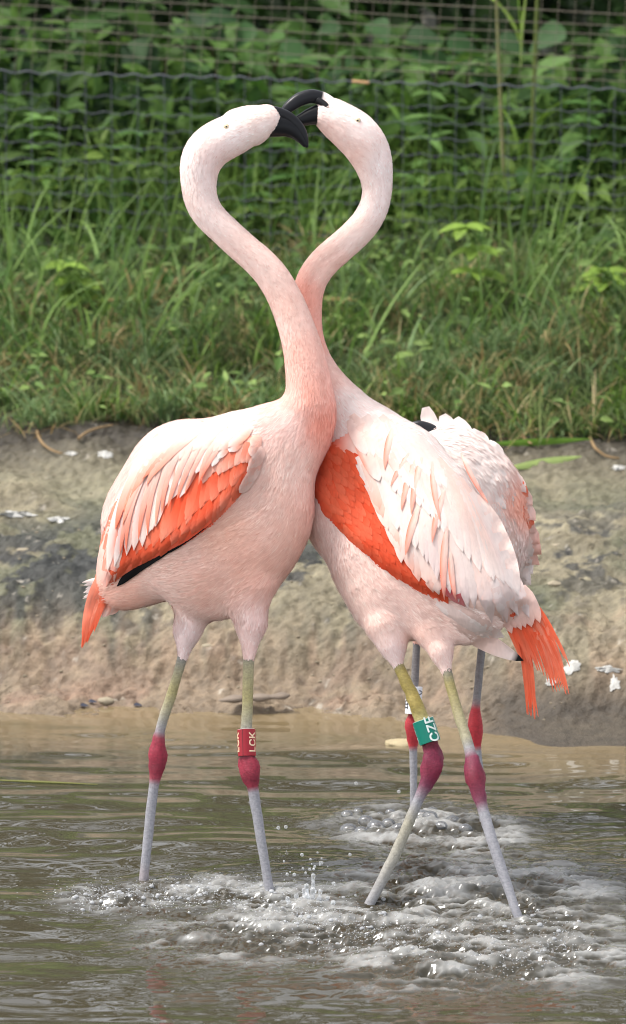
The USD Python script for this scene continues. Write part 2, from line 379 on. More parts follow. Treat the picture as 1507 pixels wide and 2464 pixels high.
class Plumes:
    """Lays single feathers over a bird's surface."""
    def __init__(self, field, seed):
        self.f = field; self.r = np.random.default_rng(seed); self.extra = []; self.nrm = None
    def surf(self, x, y, side=1):
        h = self.f.H(x, y, side)
        for wing in self.extra: h = h - side * wing(x, y)
        return h
    def feather(self, root, tip, width, colour, off=2.0, tilt=5.0, bend=0.0, side=1, point=0.55, n=9, tipcol=None, tipfrom=0.6, streak=0.0, edge=None, eside=1, ew=(0, 0, 0, .45, 1.0)):
        root, tip = np.array(root, float), np.array(tip, float)
        t = np.linspace(0, 1, n)[:, None]
        d = tip - root; ln = np.linalg.norm(d); perp = np.array([-d[1], d[0]]) / ln
        mid = (root + tip) / 2 + perp * bend * ln
        sp = (1 - t) ** 2 * root + 2 * t * (1 - t) * mid + t ** 2 * tip
        tg = np.gradient(sp, axis=0); tg /= np.linalg.norm(tg, axis=1, keepdims=True); pp = np.stack([-tg[:, 1], tg[:, 0]], 1)
        tt = t[:, 0]
        wd = width * np.minimum(1, (tt + 0.12) / 0.4) ** 0.7 * np.clip(1 - ((tt - point) / (1 - point)).clip(0) ** 2.2, 0, 1) ** 0.75
        wd = np.maximum(wd, 0.5)
        rows = []
        for s in (-1, -0.5, 0, 0.5, 1):
            q = sp + pp * (wd * s)[:, None]
            w = self.surf(q[:, 0], q[:, 1], side) - side * (0.75 * off + 0.7 * tilt * tt ** 1.3 - 2.2 * abs(s) ** 2 * min(1, width / 14))
            rows.append(np.column_stack([q, w]))
        V = np.stack(rows, 1).reshape(-1, 3)
        f = grid_faces(n, 5)
        c = np.broadcast_to(np.asarray(colour, float), (n, 3)).copy()
        if tipcol is not None:
            k = np.clip((tt - tipfrom) / (1 - tipfrom + 1e-6), 0, 1)[:, None]
            c = c + (np.asarray(tipcol) - c) * k
        c = np.repeat(c, 5, axis=0)
        if edge is not None:
            e = np.tile(np.array(ew)[::eside], n)[:, None] * np.repeat(np.clip(1.3 * np.sin(np.pi * np.clip(tt * 1.1, 0, 1)), 0, 1), 5)[:, None]
            c = c + (np.asarray(edge) - c) * e
        c = c * (1 + streak * self.r.normal(size=(n * 5, 1)))
        e = 7.0
        hx = (self.surf(V[:, 0] + e, V[:, 1], side) - self.surf(V[:, 0] - e, V[:, 1], side)) / (2 * e)
        hy = (self.surf(V[:, 0], V[:, 1] + e, side) - self.surf(V[:, 0], V[:, 1] - e, side)) / (2 * e)
        g = np.column_stack([hx, hy]).clip(-4, 4)
        lat = np.tile(np.array([-1, -.5, 0, .5, 1]), n)[:, None] * np.repeat(pp, 5, axis=0) * 0.28
        self.nrm = NRM(side * np.column_stack([g[:, 0] + side * lat[:, 0], g[:, 1] + side * lat[:, 1], -np.ones(len(g))]))
        return P(V[:, 0], V[:, 1], V[:, 2]), f, c

def polyline(pts, t):
    pts = np.array(pts, float); s = np.r_[0, np.cumsum(np.linalg.norm(np.diff(pts, axis=0), axis=1))]; s /= s[-1]
    return np.stack([np.interp(t, s, pts[:, k]) for k in range(2)], -1)

def wing_shell(field, poly, bulge, edge, name, mat, parent, colour, side=1, res=6.0):
    """The folded wing's own surface: it swells out of the flank inside the outline. Returns the swelling as a function."""
    import shapely
    pg = shapely.Polygon(poly)
    x0, y0, x1, y1 = pg.bounds
    xs, ys = np.arange(x0 - 12, x1 + 12, res), np.arange(y0 - 12, y1 + 12, res)
    X, Y = np.meshgrid(xs, ys, indexing='ij')
    ins = shapely.contains_xy(pg, X, Y)
    d = shapely.distance(pg.boundary, shapely.points(X, Y)) * np.where(ins, 1, -1)
    e = np.clip(d / edge, 0, 1)
    sw = np.where(ins, bulge * np.sqrt(1 - (1 - e) ** 2), 0)
    sw = ndimage.gaussian_filter(sw, 0.7)
    def swell(x, y):
        return ndimage.map_coordinates(sw, [(np.asarray(x) - xs[0]) / res, (np.asarray(y) - ys[0]) / res], order=1, mode='constant', cval=0.0)
    keep = d > -res
    W = field.H(X, Y, side) - side * (sw - 1.0 + np.where(ins, 1.5, 0))
    ok = keep[:-1, :-1] & keep[1:, :-1] & keep[:-1, 1:] & keep[1:, 1:]
    F = grid_faces(len(xs), len(ys)).reshape(2, -1, 3)[:, ok.ravel()].reshape(-1, 3)
    uniq, inv = np.unique(F, return_inverse=True)
    V = np.stack([X.ravel(), Y.ravel(), W.ravel()], 1)[uniq]
    prim = obj(name, (P(V[:, 0], V[:, 1], V[:, 2]), inv.reshape(-1, 3)), mat, parent, col=colour(V[:, 0], V[:, 1]))
    return prim, swell

def down(field, guides, colour, n, seed, length=(14, 26), width=1.1, lift=3.0, region=None, whiten=0.03):
    """Fine body plumage: short soft barbs lying along the body."""
    r = np.random.default_rng(seed)
    v, f = field.v, field.f
    a = np.cross(v[f[:, 1]] - v[f[:, 0]], v[f[:, 2]] - v[f[:, 0]]); ar = np.linalg.norm(a, axis=1)
    k = r.choice(len(f), n, p=ar / ar.sum()); u = r.random((n, 2)); fl = u.sum(1) > 1; u[fl] = 1 - u[fl]
    p = v[f[k, 0]] + u[:, :1] * (v[f[k, 1]] - v[f[k, 0]]) + u[:, 1:] * (v[f[k, 2]] - v[f[k, 0]])
    nr = a[k] / ar[k][:, None]
    if region is not None:
        q = region(p[:, 0], p[:, 1]); p, nr = p[q], nr[q]
    g = np.array(guides, float)
    d2 = (p[:, None, 0] - g[:, 0]) ** 2 + (p[:, None, 1] - g[:, 1]) ** 2
    wt = 1 / (d2 + 400) ** 1.5; wt /= wt.sum(1, keepdims=True)
    d = np.column_stack([wt @ g[:, 2], wt @ g[:, 3], np.zeros(len(p))])
    d += r.normal(size=d.shape) * 0.16
    d -= (d * nr).sum(1, keepdims=True) * nr; d /= np.linalg.norm(d, axis=1, keepdims=True) + 1e-9
    nk = np.clip((p[:, 1] - 850) / 250, 0, 1)[:, None] * 0.6 + 0.4
    nk = nk * (1 - 0.55 * np.clip((p[:, 1] - 1470) / 60, 0, 1)[:, None])
    sd = np.cross(nr, d); ln = r.uniform(*length, len(p))[:, None] * nk; wd = width * r.uniform(0.6, 1.3, len(p))[:, None]
    lf = lift * r.uniform(0.15, 1, len(p))[:, None] * nk ** 2
    b = p + nr * 0.3; m = p + d * ln * 0.55 + nr * (0.9 + lf * 0.35); t = p + d * ln + nr * lf
    V = np.stack([b - sd * wd, b + sd * wd, m - sd * wd, m + sd * wd, t], 1).reshape(-1, 3)
    o = np.arange(len(p))[:, None, None] * 5
    F = (o + np.array([[0, 3, 1], [0, 2, 3], [2, 4, 3]])).reshape(-1, 3)
    c = colour(p[:, 0], p[:, 1]) * (1 + 0.085 * r.normal(size=(len(p), 1)) * np.array([0.45, 1.0, 1.1]))
    c = c + (0.8 - c) * whiten * r.random((len(p), 1))
    return P(V[:, 0], V[:, 1], V[:, 2]), F, np.repeat(c, 5, axis=0), NRM(np.repeat(nr, 5, axis=0))

def limb(pts, colours, sides=18, per=14, squash=None):
    """A leg: a tapering tube through (x, y, w, r) with colours at the joints; goes on down to the pond bed."""
    pts = np.array(pts, float)
    s = np.r_[0, np.cumsum(np.linalg.norm(np.diff(pts[:, :3], axis=0), axis=1))]
    ss = np.linspace(0, s[-1], max(20, int(s[-1] / per)))
    q = np.stack([np.interp(ss, s, pts[:, k]) for k in range(3)], 1)
    q = ndimage.gaussian_filter1d(q, 1.2, axis=0, mode='nearest')
    r = PchipInterpolator(s, pts[:, 3])(ss); r = np.where(r < 15, r * 0.93, r)
    v, f = tube(P(q[:, 0], q[:, 1], q[:, 2]), r * S, sides)
    rj = np.r_[np.repeat(r, sides), 0, 0]; ctr = np.vstack([np.repeat(P(q[:, 0], q[:, 1], q[:, 2]), sides, axis=0), v[-2:]])
    nz = fb(v[:, 0] * 90, v[:, 1] * 90, v[:, 2] * 60, 3, 15) - 0.5
    v = v + (v - ctr) * (nz * np.where(rj > 15.5, 1.0, 0.25))[:, None]
    cy = np.array([c[0] for c in colours], float); cc = np.array([c[1] for c in colours])
    rc = np.stack([np.interp(q[:, 1], cy, cc[:, k]) for k in range(3)], 1)
    col = np.repeat(rc, sides, axis=0)
    # the scaly skin of the front of the leg is greyer than its back
    side = np.tile(np.cos(np.linspace(0, 2 * np.pi, sides, endpoint=False)), len(ss))
    return v, f, np.vstack([col, rc[:1], rc[-1:]]), side, q, r

OR, OR2, ORP = np.array((0.80, 0.085, 0.028)), np.array((0.84, 0.16, 0.075)), np.array((0.84, 0.36, 0.25))
WH, WP, LIL, PK = c8(235, 220, 213), c8(238, 205, 192), c8(228, 206, 202), c8(238, 174, 154)
BLACK = np.array((0.007, 0.007, 0.008))
GREYL, YEL, RED, DRED = c8(142, 141, 146), c8(164, 154, 106), c8(146, 44, 62), c8(112, 30, 46)

def leg_to_bed(px, py, dirx, n=3):
    """Continues a leg from its waterline at (px, py) down to the bed."""
    w = depth_at(on_plane(px, py))
    return w

def build_leg(bird, pts, colours, name='leg'):
    v, f, c, side, q, r = limb(pts, colours)
    last = P(*q[-1])
    # webbed foot on the bed
    toes = []
    for a in (-0.5, 0, 0.5):
        e = last + np.array([0.07 * math.cos(a) * bird['face'], -0.07 * math.sin(a), -0.012])
        toes.append(tube(np.linspace(last, e, 4), np.linspace(0.007, 0.003, 4), 6))
    web = (np.vstack([last, toes[0][0][-1], toes[1][0][-1], toes[2][0][-1]]), np.array([[0, 1, 2], [0, 2, 3]]))
    parts = [(v, f)] + toes + [web]
    V, F = join(parts)
    C = np.vstack([c, np.broadcast_to(c[-1], (len(V) - len(c), 3))])
    return obj(name, (V, F), m_skin, bird['prim'], col=C), q, r

def band_on(leg_prim, q, y0, y1, rad, colour, inner, text, textcol, parent, ang0, size, extra=None):
    """A plastic ring with lettering that reads upwards along the leg."""
    top = np.array([np.interp(y0, q[:, 1], q[:, k]) for k in range(3)]); bot = np.array([np.interp(y1, q[:, 1], q[:, k]) for k in range(3)])
    T, B = P(*top), P(*bot)
    ax = T - B; ln = np.linalg.norm(ax); ax /= ln
    e1 = np.cross(ax, FW); e1 /= np.linalg.norm(e1); e2 = np.cross(e1, ax)     # e1 to the right as seen from the pond, e2 towards the back
    if e1 @ RT < 0: e1 = -e1
    if e2 @ FW < 0: e2 = -e2
    n = 36; th = np.linspace(0, 2 * np.pi, n, endpoint=False)
    ring = lambda r, h: B + ax * h + r * (np.cos(th)[:, None] * e1 - np.sin(th)[:, None] * e2)
    ro, ri, bv = rad * S, (rad - 2.6) * S, 0.7 * S
    prof_ = [(ri, 0), (ro - bv, 0), (ro, bv), (ro, ln - bv), (ro - bv, ln), (ri, ln)]
    V = np.vstack([ring(*p) for p in prof_]); F = []
    for k in range(len(prof_)):
        j = (k + 1) % len(prof_)
        for i in range(n):
            i2 = (i + 1) % n
            F += [[k * n + i, k * n + i2, j * n + i2], [k * n + i, j * n + i2, j * n + i]]
    C = np.vstack([np.broadcast_to(inner if k in (0, 4, 5) else colour, (n, 3)) for k in range(len(prof_))])
    F = np.array(F)
    band = obj('leg_band', (V, F), m_band, parent, smooth=False, col=C)
    parts = []
    for (tx, a0, hgt, shift) in text:
        m = meshkit.text_mesh(tx, hgt * S, 0.45 * S, bold=True)
        v, f = trimesh.remesh.subdivide_to_size(m.vertices, m.faces, 3.0 * S, max_iter=6)
        wid = v[:, 0].max()
        h = (ln - wid) / 2 + v[:, 0] + shift * S
        ang = a0 + (v[:, 1]) / ro          # letters' tops to the left
        rr = ro + 0.12 * S + v[:, 2]
        V2 = B + ax * h[:, None] + rr[:, None] * (np.cos(ang)[:, None] * e1 - np.sin(ang)[:, None] * e2)
        parts.append((V2, f))
    obj('lettering', join(parts), m_band, band, smooth=False, col=textcol)
    if extra is not None:
        V2 = []
        hh = np.linspace(0.02, 0.98, 12) * ln
        V2 = [B + ax * h + (ro + 0.15 * S) * (math.cos(a) * e1 - math.sin(a) * e2) for h in hh for a in (extra - 0.03, extra + 0.03)]
        obj('seam', (np.array(V2), grid_faces(12, 2)), m_band, band, smooth=False, col=np.asarray(colour) * 0.25)
    return band

def eye_at(bird, field, x, y, r):
    w = float(field.H(x, y))
    c = P(x, y, w + r * 0.25)
    m = trimesh.creation.icosphere(3, r * S); v = m.vertices.copy()
    front = -(v @ FW) / (r * S)
    rad2 = np.sqrt(np.clip(1 - front ** 2, 0, 1))
    col = np.where((front > 0)[:, None] & (rad2 < 0.24)[:, None], BLACK, np.where((rad2 < 0.82)[:, None], c8(212, 192, 156), c8(216, 190, 180)))
    obj('eye', (v + c, m.faces), m_eye, bird['prim'], col=col)

def mandible(name, bird, pts, sides=16, colour=BLACK, tipcol=None, sw=0.85):
    pts = np.array(pts, float)
    s = np.r_[0, np.cumsum(np.linalg.norm(np.diff(pts[:, :2], axis=0), axis=1))]; ss = np.linspace(0, s[-1], 26)
    q = np.stack([PchipInterpolator(s, pts[:, k])(ss) for k in range(4)], 1)
    v, f = tube(P(q[:, 0], q[:, 1], q[:, 2]), q[:, 3] * S, sides)
    # flatten sideways
    ctr = np.repeat(P(q[:, 0], q[:, 1], q[:, 2]), sides, axis=0); ctr = np.vstack([ctr, P(*q[0, :3]), P(*q[-1, :3])])
    d = v - ctr; v = ctr + d - (d @ FW)[:, None] * FW * (1 - sw)
    u = np.repeat(ss / ss[-1], sides); u = np.r_[u, 0, 1]
    c = colour(u, np.r_[np.tile(np.linspace(0, 1, sides, endpoint=False), 26), 0, 0]) if callable(colour) else np.broadcast_to(colour, (len(v), 3))
    obj(name, (v, f), m_bill, bird['prim'], col=c)

def lay(pl, rows, parent, name='feather', jitter=3.0):
    """rows: dicts with roots and tips polylines, the number of feathers, width, colour function."""
    for row in rows:
        n = row['n']; ts = (np.arange(n) + 0.5) / n if n > 1 else np.array([0.5])
        ro = polyline(row['roots'], ts) + pl.r.normal(size=(n, 2)) * jitter * row.get('j', 1)
        ti = polyline(row['tips'], ts) + pl.r.normal(size=(n, 2)) * jitter * 1.6 * row.get('j', 1)
        for i in range(n):
            c = row['col'](ts[i], pl.r) if callable(row['col']) else row['col']
            tc = row.get('tip')
            tc = tc(ts[i], pl.r) if callable(tc) else tc
            v, f, cc = pl.feather(ro[i], ti[i], row['w'] * pl.r.uniform(0.85, 1.15), np.asarray(c) * pl.r.uniform(0.93, 1.05), row['off'] + pl.r.uniform(0, 1.2), row.get('tilt', 4), row.get('bend', 0) + pl.r.normal() * 0.03, point=row.get('point', 0.55), tipcol=tc, tipfrom=row.get('tf', 0.55), streak=0.02, edge=row['edge'] if 'edge' in row and pl.r.random() < row.get('pe', .5) else None, eside=row.get('eside', 1), ew=row.get('ew', (0, 0, 0, .45, 1.0)), n=row.get('seg', 9))
            obj(name, (v, f), m_feather, parent, col=cc, nrm=pl.nrm)

def shingle(pl, poly, count, flow, length, width, colour, parent, off=2, tilt=5, name='feather', seed=1):
    r = np.random.default_rng(seed); poly_a = np.array(poly, float)
    lo, hi = poly_a.min(0), poly_a.max(0); pts = []
    while len(pts) < 12 * count:
        q = lo + r.random(2) * (hi - lo)
        if inside_poly(*q, poly): pts.append(q)
    pts = np.array(pts); chosen = [0]; dist = np.linalg.norm(pts - pts[0], axis=1)
    while len(chosen) < count:
        k = int(dist.argmax()); chosen.append(k); dist = np.minimum(dist, np.linalg.norm(pts - pts[k], axis=1))
    for k in chosen:
        p = pts[k]; d = np.array(flow(*p)); d = d / np.linalg.norm(d); ln = length(*p) * r.uniform(0.85, 1.2)
        c = colour(p, r)
        v, f, cc = pl.feather(p - d * ln * 0.5, p + d * ln * 0.5, width(*p) * r.uniform(0.85, 1.15), c[0], off, tilt * r.uniform(0.8, 1.2), r.normal() * 0.04, tipcol=c[1], n=6, tipfrom=0.5, streak=0.03, point=0.5)
        obj(name, (v, f), m_feather, parent, col=cc, nrm=pl.nrm)

def new_bird(label, face, foot_px):
    b = on_plane(*foot_px); b = np.array([b[0], b[1], -0.2])
    return {'prim': thing('flamingo', label, 'flamingo', b), 'face': face}

def wl(x, y): return float(depth_at(on_plane(x, y)))
BED = 300  # design units a leg goes on below its waterline

# ================================================================== left bird
A = new_bird('pink flamingo facing right with a red leg band and a long curved neck', 1, (500, 2130))
fa = Field((170, 225, -290), (830, 1620, 210), 4.0)
NECK_A = [(600, 300, -60, 47), (560, 325, -62, 50), (515, 345, -64, 52), (484, 382, -66, 50), (477, 425, -68, 43), (478, 455, -70, 40.5), (483, 482, -72, 38.5), (494, 508, -74, 37.5), (516, 532, -76, 36.5), (543, 557, -78, 36), (586, 597, -80, 36),
          (630, 634, -84, 37.5), (669, 684, -88, 39), (697, 742, -92, 41), (716, 795, -96, 43), (733, 858, -100, 48), (744, 925, -104, 54), (747, 980, -106, 60)]
fa.chain([(640, 288, -60, 37), (605, 302, -60, 47), (575, 308, -60, 48)], 12)
fa.chain(NECK_A, 10)
for q in ((735, 1030, -105, 66), (690, 1090, -100, 82), (640, 1190, -95, 105), (615, 1250, -90, 134), (575, 1325, -75, 122), (590, 1125, -72, 138), (500, 1290, -55, 182), (455, 1165, -30, 156), (390, 1260, -5, 146), (335, 1368, 12, 90), (288, 1412, 22, 46), (520, 1400, -65, 84), (660, 1040, -95, 62)):
    fa.ball(*q[:4], sw=0.76, k=46)
fa.chain([(478, 1430, -30, 62), (452, 1515, -22, 30), (440, 1582, -14, 12.5)], 26)
fa.chain([(596, 1420, -105, 66), (604, 1500, -112, 34), (599, 1584, -118, 13.5)], 26)
fa.roughen(1.4, 34, 3); fa.roughen(0.7, 9, 4)
fa.done()
COL_A = [(x, y, c8(*c)) for x, y, c in ((620, 290, (240, 226, 220)), (560, 300, (242, 232, 229)), (450, 400, (240, 228, 225)), (520, 390, (238, 218, 213)), (480, 480, (238, 222, 217)), (600, 640, (238, 214, 205)), (700, 750, (238, 204, 192)), (660, 780, (240, 214, 205)), (730, 850, (238, 192, 178)), (750, 950, (238, 178, 162)), (775, 1020, (238, 162, 143)), (700, 960, (238, 196, 184)),
        (690, 1010, (241, 214, 206)), (560, 1000, (243, 230, 225)), (420, 1020, (242, 222, 214)), (700, 1120, (242, 212, 200)), (700, 1280, (240, 202, 186)), (660, 1200, (240, 206, 192)), (600, 1350, (238, 194, 176)), (540, 1280, (238, 194, 174)), (500, 1410, (236, 196, 180)), (400, 1420, (236, 208, 196)), (300, 1440, (238, 194, 176)), (430, 1350, (240, 206, 192)), (440, 1540, (238, 220, 218)), (610, 1520, (238, 212, 206)), (300, 1200, (240, 216, 208)))]
WARM = np.array([1.03, 0.955, 0.925])
acol = lambda x, y: rbf(x, y, COL_A, 3.2) * WARM
def body_col(field, fn, seed):
    v = field.v
    n = (fb(v[:, 0] / 30, v[:, 1] / 30, v[:, 2] / 30, 3, seed) - 0.5)[:, None]
    return fn(v[:, 0], v[:, 1]) * (1 + 0.14 * n * np.array([0.3, 0.9, 1.0]))
obj('body', (P(*fa.v.T), fa.f), m_plume, A['prim'], col=body_col(fa, acol, 91))
WING_A = [(610, 1052), (625, 1075), (624, 1105), (606, 1150), (565, 1206), (510, 1262), (450, 1305), (395, 1335), (330, 1368), (272, 1400), (245, 1385), (246, 1330), (258, 1262), (280, 1200), (318, 1130), (360, 1078), (420, 1040), (500, 1030), (570, 1036)]
plA = Plumes(fa, 5)
wcolA = lambda x, y: rbf(x, y, [(600, 1090, PK), (540, 1150, OR2), (440, 1240, OR), (330, 1320, OR), (270, 1380, OR2), (400, 1090, WP), (520, 1050, WP), (280, 1220, WP)], 4)
wingA, swA = wing_shell(fa, WING_A, 26, 34, 'wing', m_plume, A['prim'], wcolA)
wing_far = wing_shell(fa, WING_A, 26, 34, 'wing', m_plume, A['prim'], wcolA, side=-1)[0]
BG = lambda t, r: BLACK
def mixc(a, b, k): return np.asarray(a) + (np.asarray(b) - np.asarray(a)) * k
lay(plA, [dict(roots=[(540, 1225), (430, 1300), (360, 1330)], tips=[(420, 1318), (350, 1362), (276, 1418)], n=9, w=11, col=BLACK, off=15, tilt=-4, bend=0.03, j=.5)], wingA)
tag(stage.GetPrimAtPath(wingA.GetPath().AppendChild('feather')), label='black flight feather showing below the folded wing')
plA.extra.append(swA)
lay(plA, [
    dict(roots=[(618, 1085), (545, 1130), (450, 1200), (360, 1245), (300, 1270)], tips=[(592, 1172), (525, 1240), (436, 1303), (330, 1362), (262, 1402)], n=22, w=17, col=lambda t, r: mixc(OR2, OR, np.clip(t * 2 + r.normal() * .2, 0, 1)), tip=lambda t, r: mixc(ORP, OR2, np.clip(.35 + t + r.normal() * .25, 0, 1)), off=1.5, tilt=4, bend=-0.05),
    dict(roots=[(612, 1070), (520, 1090), (440, 1150), (350, 1190)], tips=[(588, 1142), (505, 1205), (424, 1276), (322, 1340)], n=18, w=19, col=lambda t, r: mixc(OR2, OR, r.random()), tip=lambda t, r: mixc(OR2, ORP, r.random() * .7), off=3, tilt=3, bend=-0.05),
    dict(roots=[(616, 1062), (560, 1060), (500, 1070)], tips=[(604, 1110), (550, 1130), (480, 1165)], n=9, w=15, col=lambda t, r: mixc(PK, OR2, r.random() * .9), tip=PK, off=4.5, tilt=3, bend=-0.05),
    dict(roots=[(330, 1140), (300, 1190), (275, 1240)], tips=[(285, 1400), (255, 1395), (240, 1440)], n=9, w=15, col=lambda t, r: mixc(WP, OR2, (r.random() < .4) * .8), tip=lambda t, r: mixc(WP, OR2, r.random() * .6), off=4, tilt=4, bend=0.07),
    dict(roots=[(520, 1050), (440, 1065), (370, 1095), (320, 1150)], tips=[(440, 1192), (392, 1215), (338, 1318), (298, 1346), (256, 1374)], n=12, w=17, col=lambda t, r: mixc(WH, LIL, r.random()), tip=lambda t, r: mixc(WH, WP, r.random()), off=6, tilt=5, bend=0.09, point=0.45, edge=mixc(OR2, ORP, .4), pe=.8, eside=-1, ew=(0, .05, .3, .8, 1), seg=12),
    dict(roots=[(590, 1045), (500, 1050), (420, 1065)], tips=[(545, 1092), (490, 1125), (400, 1180)], n=9, w=17, edge=ORP, pe=.7, eside=-1, ew=(0, .05, .3, .8, 1), col=lambda t, r: mixc(WH, WP, r.random()), tip=WH, off=7.5, tilt=5, bend=0.1, point=0.5),
    dict(roots=[(480, 1040), (400, 1062), (340, 1110)], tips=[(375, 1130), (318, 1195), (276, 1285)], n=9, w=10, col=WP, tip=lambda t, r: mixc(OR2, ORP, r.random()), tf=.15, off=13, tilt=3, bend=0.08, point=.4),
    dict(roots=[(570, 1040), (470, 1052), (400, 1080), (340, 1130)], tips=[(500, 1150), (425, 1190), (345, 1290), (282, 1350)], n=11, w=6.5, col=WP, tip=lambda t, r: mixc(OR2, ORP, r.random() * .6), tf=.2, off=11, tilt=4, bend=0.09, point=.35, seg=12),
    dict(roots=[(610, 1030), (510, 1022), (420, 1030), (350, 1075)], tips=[(560, 1080), (450, 1090), (370, 1120), (300, 1190)], n=14, w=17, edge=ORP, pe=.6, eside=-1, ew=(0, 0, .2, .7, 1), col=lambda t, r: mixc(WH, PK, r.random() * .5), tip=WP, off=9, tilt=4, bend=0.06),
    dict(roots=[(622, 1045), (632, 1075), (628, 1110), (605, 1150)], tips=[(600, 1075), (610, 1112), (598, 1150), (570, 1195)], n=14, w=12, col=lambda t, r: mixc(WP, PK, r.random()), tip=WP, off=9, tilt=3),
], wingA)
tailA = UsdGeom.Xform.Define(stage, numbered(A['prim'].GetPath().pathString + '/tail')).GetPrim()
lay(plA, [
    dict(roots=[(268, 1385), (258, 1420)], tips=[(202, 1402), (212, 1446)], n=22, w=6, col=WH, off=-8, tilt=7, j=1.8, point=.3),
    dict(roots=[(300, 1420), (285, 1440)], tips=[(270, 1478), (235, 1488)], n=6, w=11, col=ORP, tip=WP, off=-4, tilt=2),
    dict(roots=[(280, 1390), (240, 1372)], tips=[(222, 1520), (192, 1560)], n=12, w=10, col=lambda t, r: mixc(OR2, ORP, r.random()), tip=lambda t, r: mixc(OR, OR2, r.random()), off=2, tilt=6, bend=0.06, point=0.3),
], tailA, 'tail_feather')
GUIDE_A = [(560, 300, -1, 0.2), (470, 330, -0.6, 1), (440, 410, 0, 1), (480, 500, 0.4, 1), (560, 580, 1, 0.8), (650, 670, 0.7, 1), (710, 780, 0.3, 1), (745, 920, 0.15, 1), (760, 1010, -0.05, 1), (690, 1010, -0.7, 0.6), (560, 1000, -1, 0.1), (420, 1020, -1, 0.35), (700, 1120, -0.4, 1), (720, 1250, -0.5, 0.9), (600, 1300, -1, 0.5), (600, 1400, -0.8, 0.6), (450, 1380, -1, 0.35), (350, 1420, -1, 0.25), (440, 1530, -0.2, 1), (605, 1520, 0, 1), (300, 1200, -0.4, 1)]
reg = lambda poly: (lambda x, y: ~inside_poly(x, y, poly))
v, f, c, nn = down(fa, GUIDE_A, acol, 42000, 1, (12, 26), 1.0, 2.6, reg(WING_A))
tag(obj('plumage', (v, f), m_plume, A['prim'], col=c, smooth=True, nrm=nn), kind='stuff')
eye_at(A, fa, 545, 305, 8)
up_col = lambda u, a: np.where((u < 0.06)[:, None], c8(238, 214, 208), BLACK * 1.6)
mandible('lower_bill', A, [(640, 298, -60, 33), (655, 301, -60, 29), (680, 304, -60, 25), (704, 314, -60, 19), (723, 332, -60, 12), (736, 352, -60, 5)], colour=lambda u, a: np.where((u < 0.10)[:, None], c8(238, 216, 210), BLACK))
mandible('upper_bill', A, [(622, 282, -60, 20), (655, 271, -60, 17), (685, 278, -60, 15), (711, 297, -60, 14), (729, 322, -60, 11), (739, 355, -60, 3)], colour=lambda u, a: np.where((u < 0.22)[:, None], c8(240, 222, 216), BLACK * 1.5))
tib = [(1570, GREYL * 0.75), (1610, mixc(GREYL, YEL, .6)), (1660, YEL), (1720, mixc(GREYL, YEL, .5)), (1757, GREYL), (1775, RED * .9), (1820, RED), (1850, DRED), (1872, RED), (1890, GREYL), (2080, GREYL * 1.05), (2095, mixc(GREYL, PK, .08)), (2200, GREYL)]
w1, w2 = wl(347, 2110), wl(650, 2150)
legA, qA, rA = build_leg(A, [(446, 1540, -18, 12), (440, 1582, -14, 12.5), (410, 1680, -8, 13), (385, 1755, -4, 13), (379, 1790, 0, 18), (379, 1820, 0, 21.5), (378, 1850, 0, 19), (371, 1885, 0, 13), (362, 1960, 0, 13), (352, 2060, w1, 12), (346, 2110, w1, 12), (334, 2330, w1 + 10, 11)], tib)
legA2, qA2, rA2 = build_leg(A, [(602, 1540, -114, 13), (599, 1584, -118, 13.5), (596, 1680, -130, 14), (593, 1750, -138, 14.5), (592, 1815, -145, 17), (598, 1840, -148, 24), (605, 1862, -150, 24), (608, 1893, -152, 15), (614, 1930, -155, 13.5), (630, 2030, -165, 12.5), (650, 2150, w2, 11.5), (680, 2330, w2, 11)],
    [(1570, GREYL * 0.7), (1600, mixc(GREYL, YEL, .7)), (1680, YEL * .95), (1730, mixc(GREYL, YEL, .6)), (1800, GREYL), (1818, RED * .8), (1845, RED), (1880, DRED), (1898, RED * .9), (1908, GREYL), (2060, GREYL), (2200, GREYL * 1.05)])
CREAM = c8(236, 205, 170)
band_on(legA2, qA2, 1755, 1820, 21.5, c8(146, 14, 32), c8(240, 232, 236), [('LCK', 0.42, 18, 0), ('LCK', 2.55, 18, 0)], CREAM, A['prim'], 0, 18, extra=2.0)

# ================================================================== right bird
B = new_bird('pale flamingo facing left with a green leg band and an orange red wing patch', -1, (1070, 2190))
fbd = Field((690, 185, -420), (1400, 1650, 200), 4.0)
NECK_B = [(790, 272, 30, 40), (822, 296, 30, 49), (858, 322, 30, 54), (884, 355, 30, 52), (898, 388, 30, 46), (907, 425, 30, 38), (909, 459, 29, 34.5), (904, 492, 28, 33.5), (890, 522, 27, 35), (866, 553, 26, 35), (826, 590, 25, 35.5), (782, 628, 24, 36), (750, 672, 22, 36), (736, 730, 20, 37), (735, 800, 18, 40), (748, 865, 14, 46), (770, 920, 8, 56), (812, 985, 0, 72)]
fbd.chain(NECK_B, 10)
for q in ((862, 1072, 0, 108), (885, 1105, -5, 114), (958, 1140, -55, 124), (1020, 1230, -100, 133), (1060, 1320, -140, 138), (1110, 1400, -180, 112), (1160, 1450, -215, 76), (860, 1230, -20, 112), (855, 1255, -25, 110), (930, 1350, -75, 135), (1000, 1420, -120, 122), (930, 1450, -95, 78), (1080, 1450, -170, 95), (1130, 1490, -200, 50)):
    fbd.ball(*q[:4], sw=0.78, k=44)
fbd.chain([(905, 1420, -110, 62), (932, 1510, -150, 44), (945, 1555, -165, 27), (957, 1598, -176, 14)], 26)
fbd.chain([(1010, 1450, -140, 60), (1045, 1525, -190, 36), (1062, 1570, -215, 22), (1077, 1622, -230, 12)], 26)
fbd.roughen(1.4, 34, 3); fbd.roughen(0.7, 9, 4)
fbd.done()
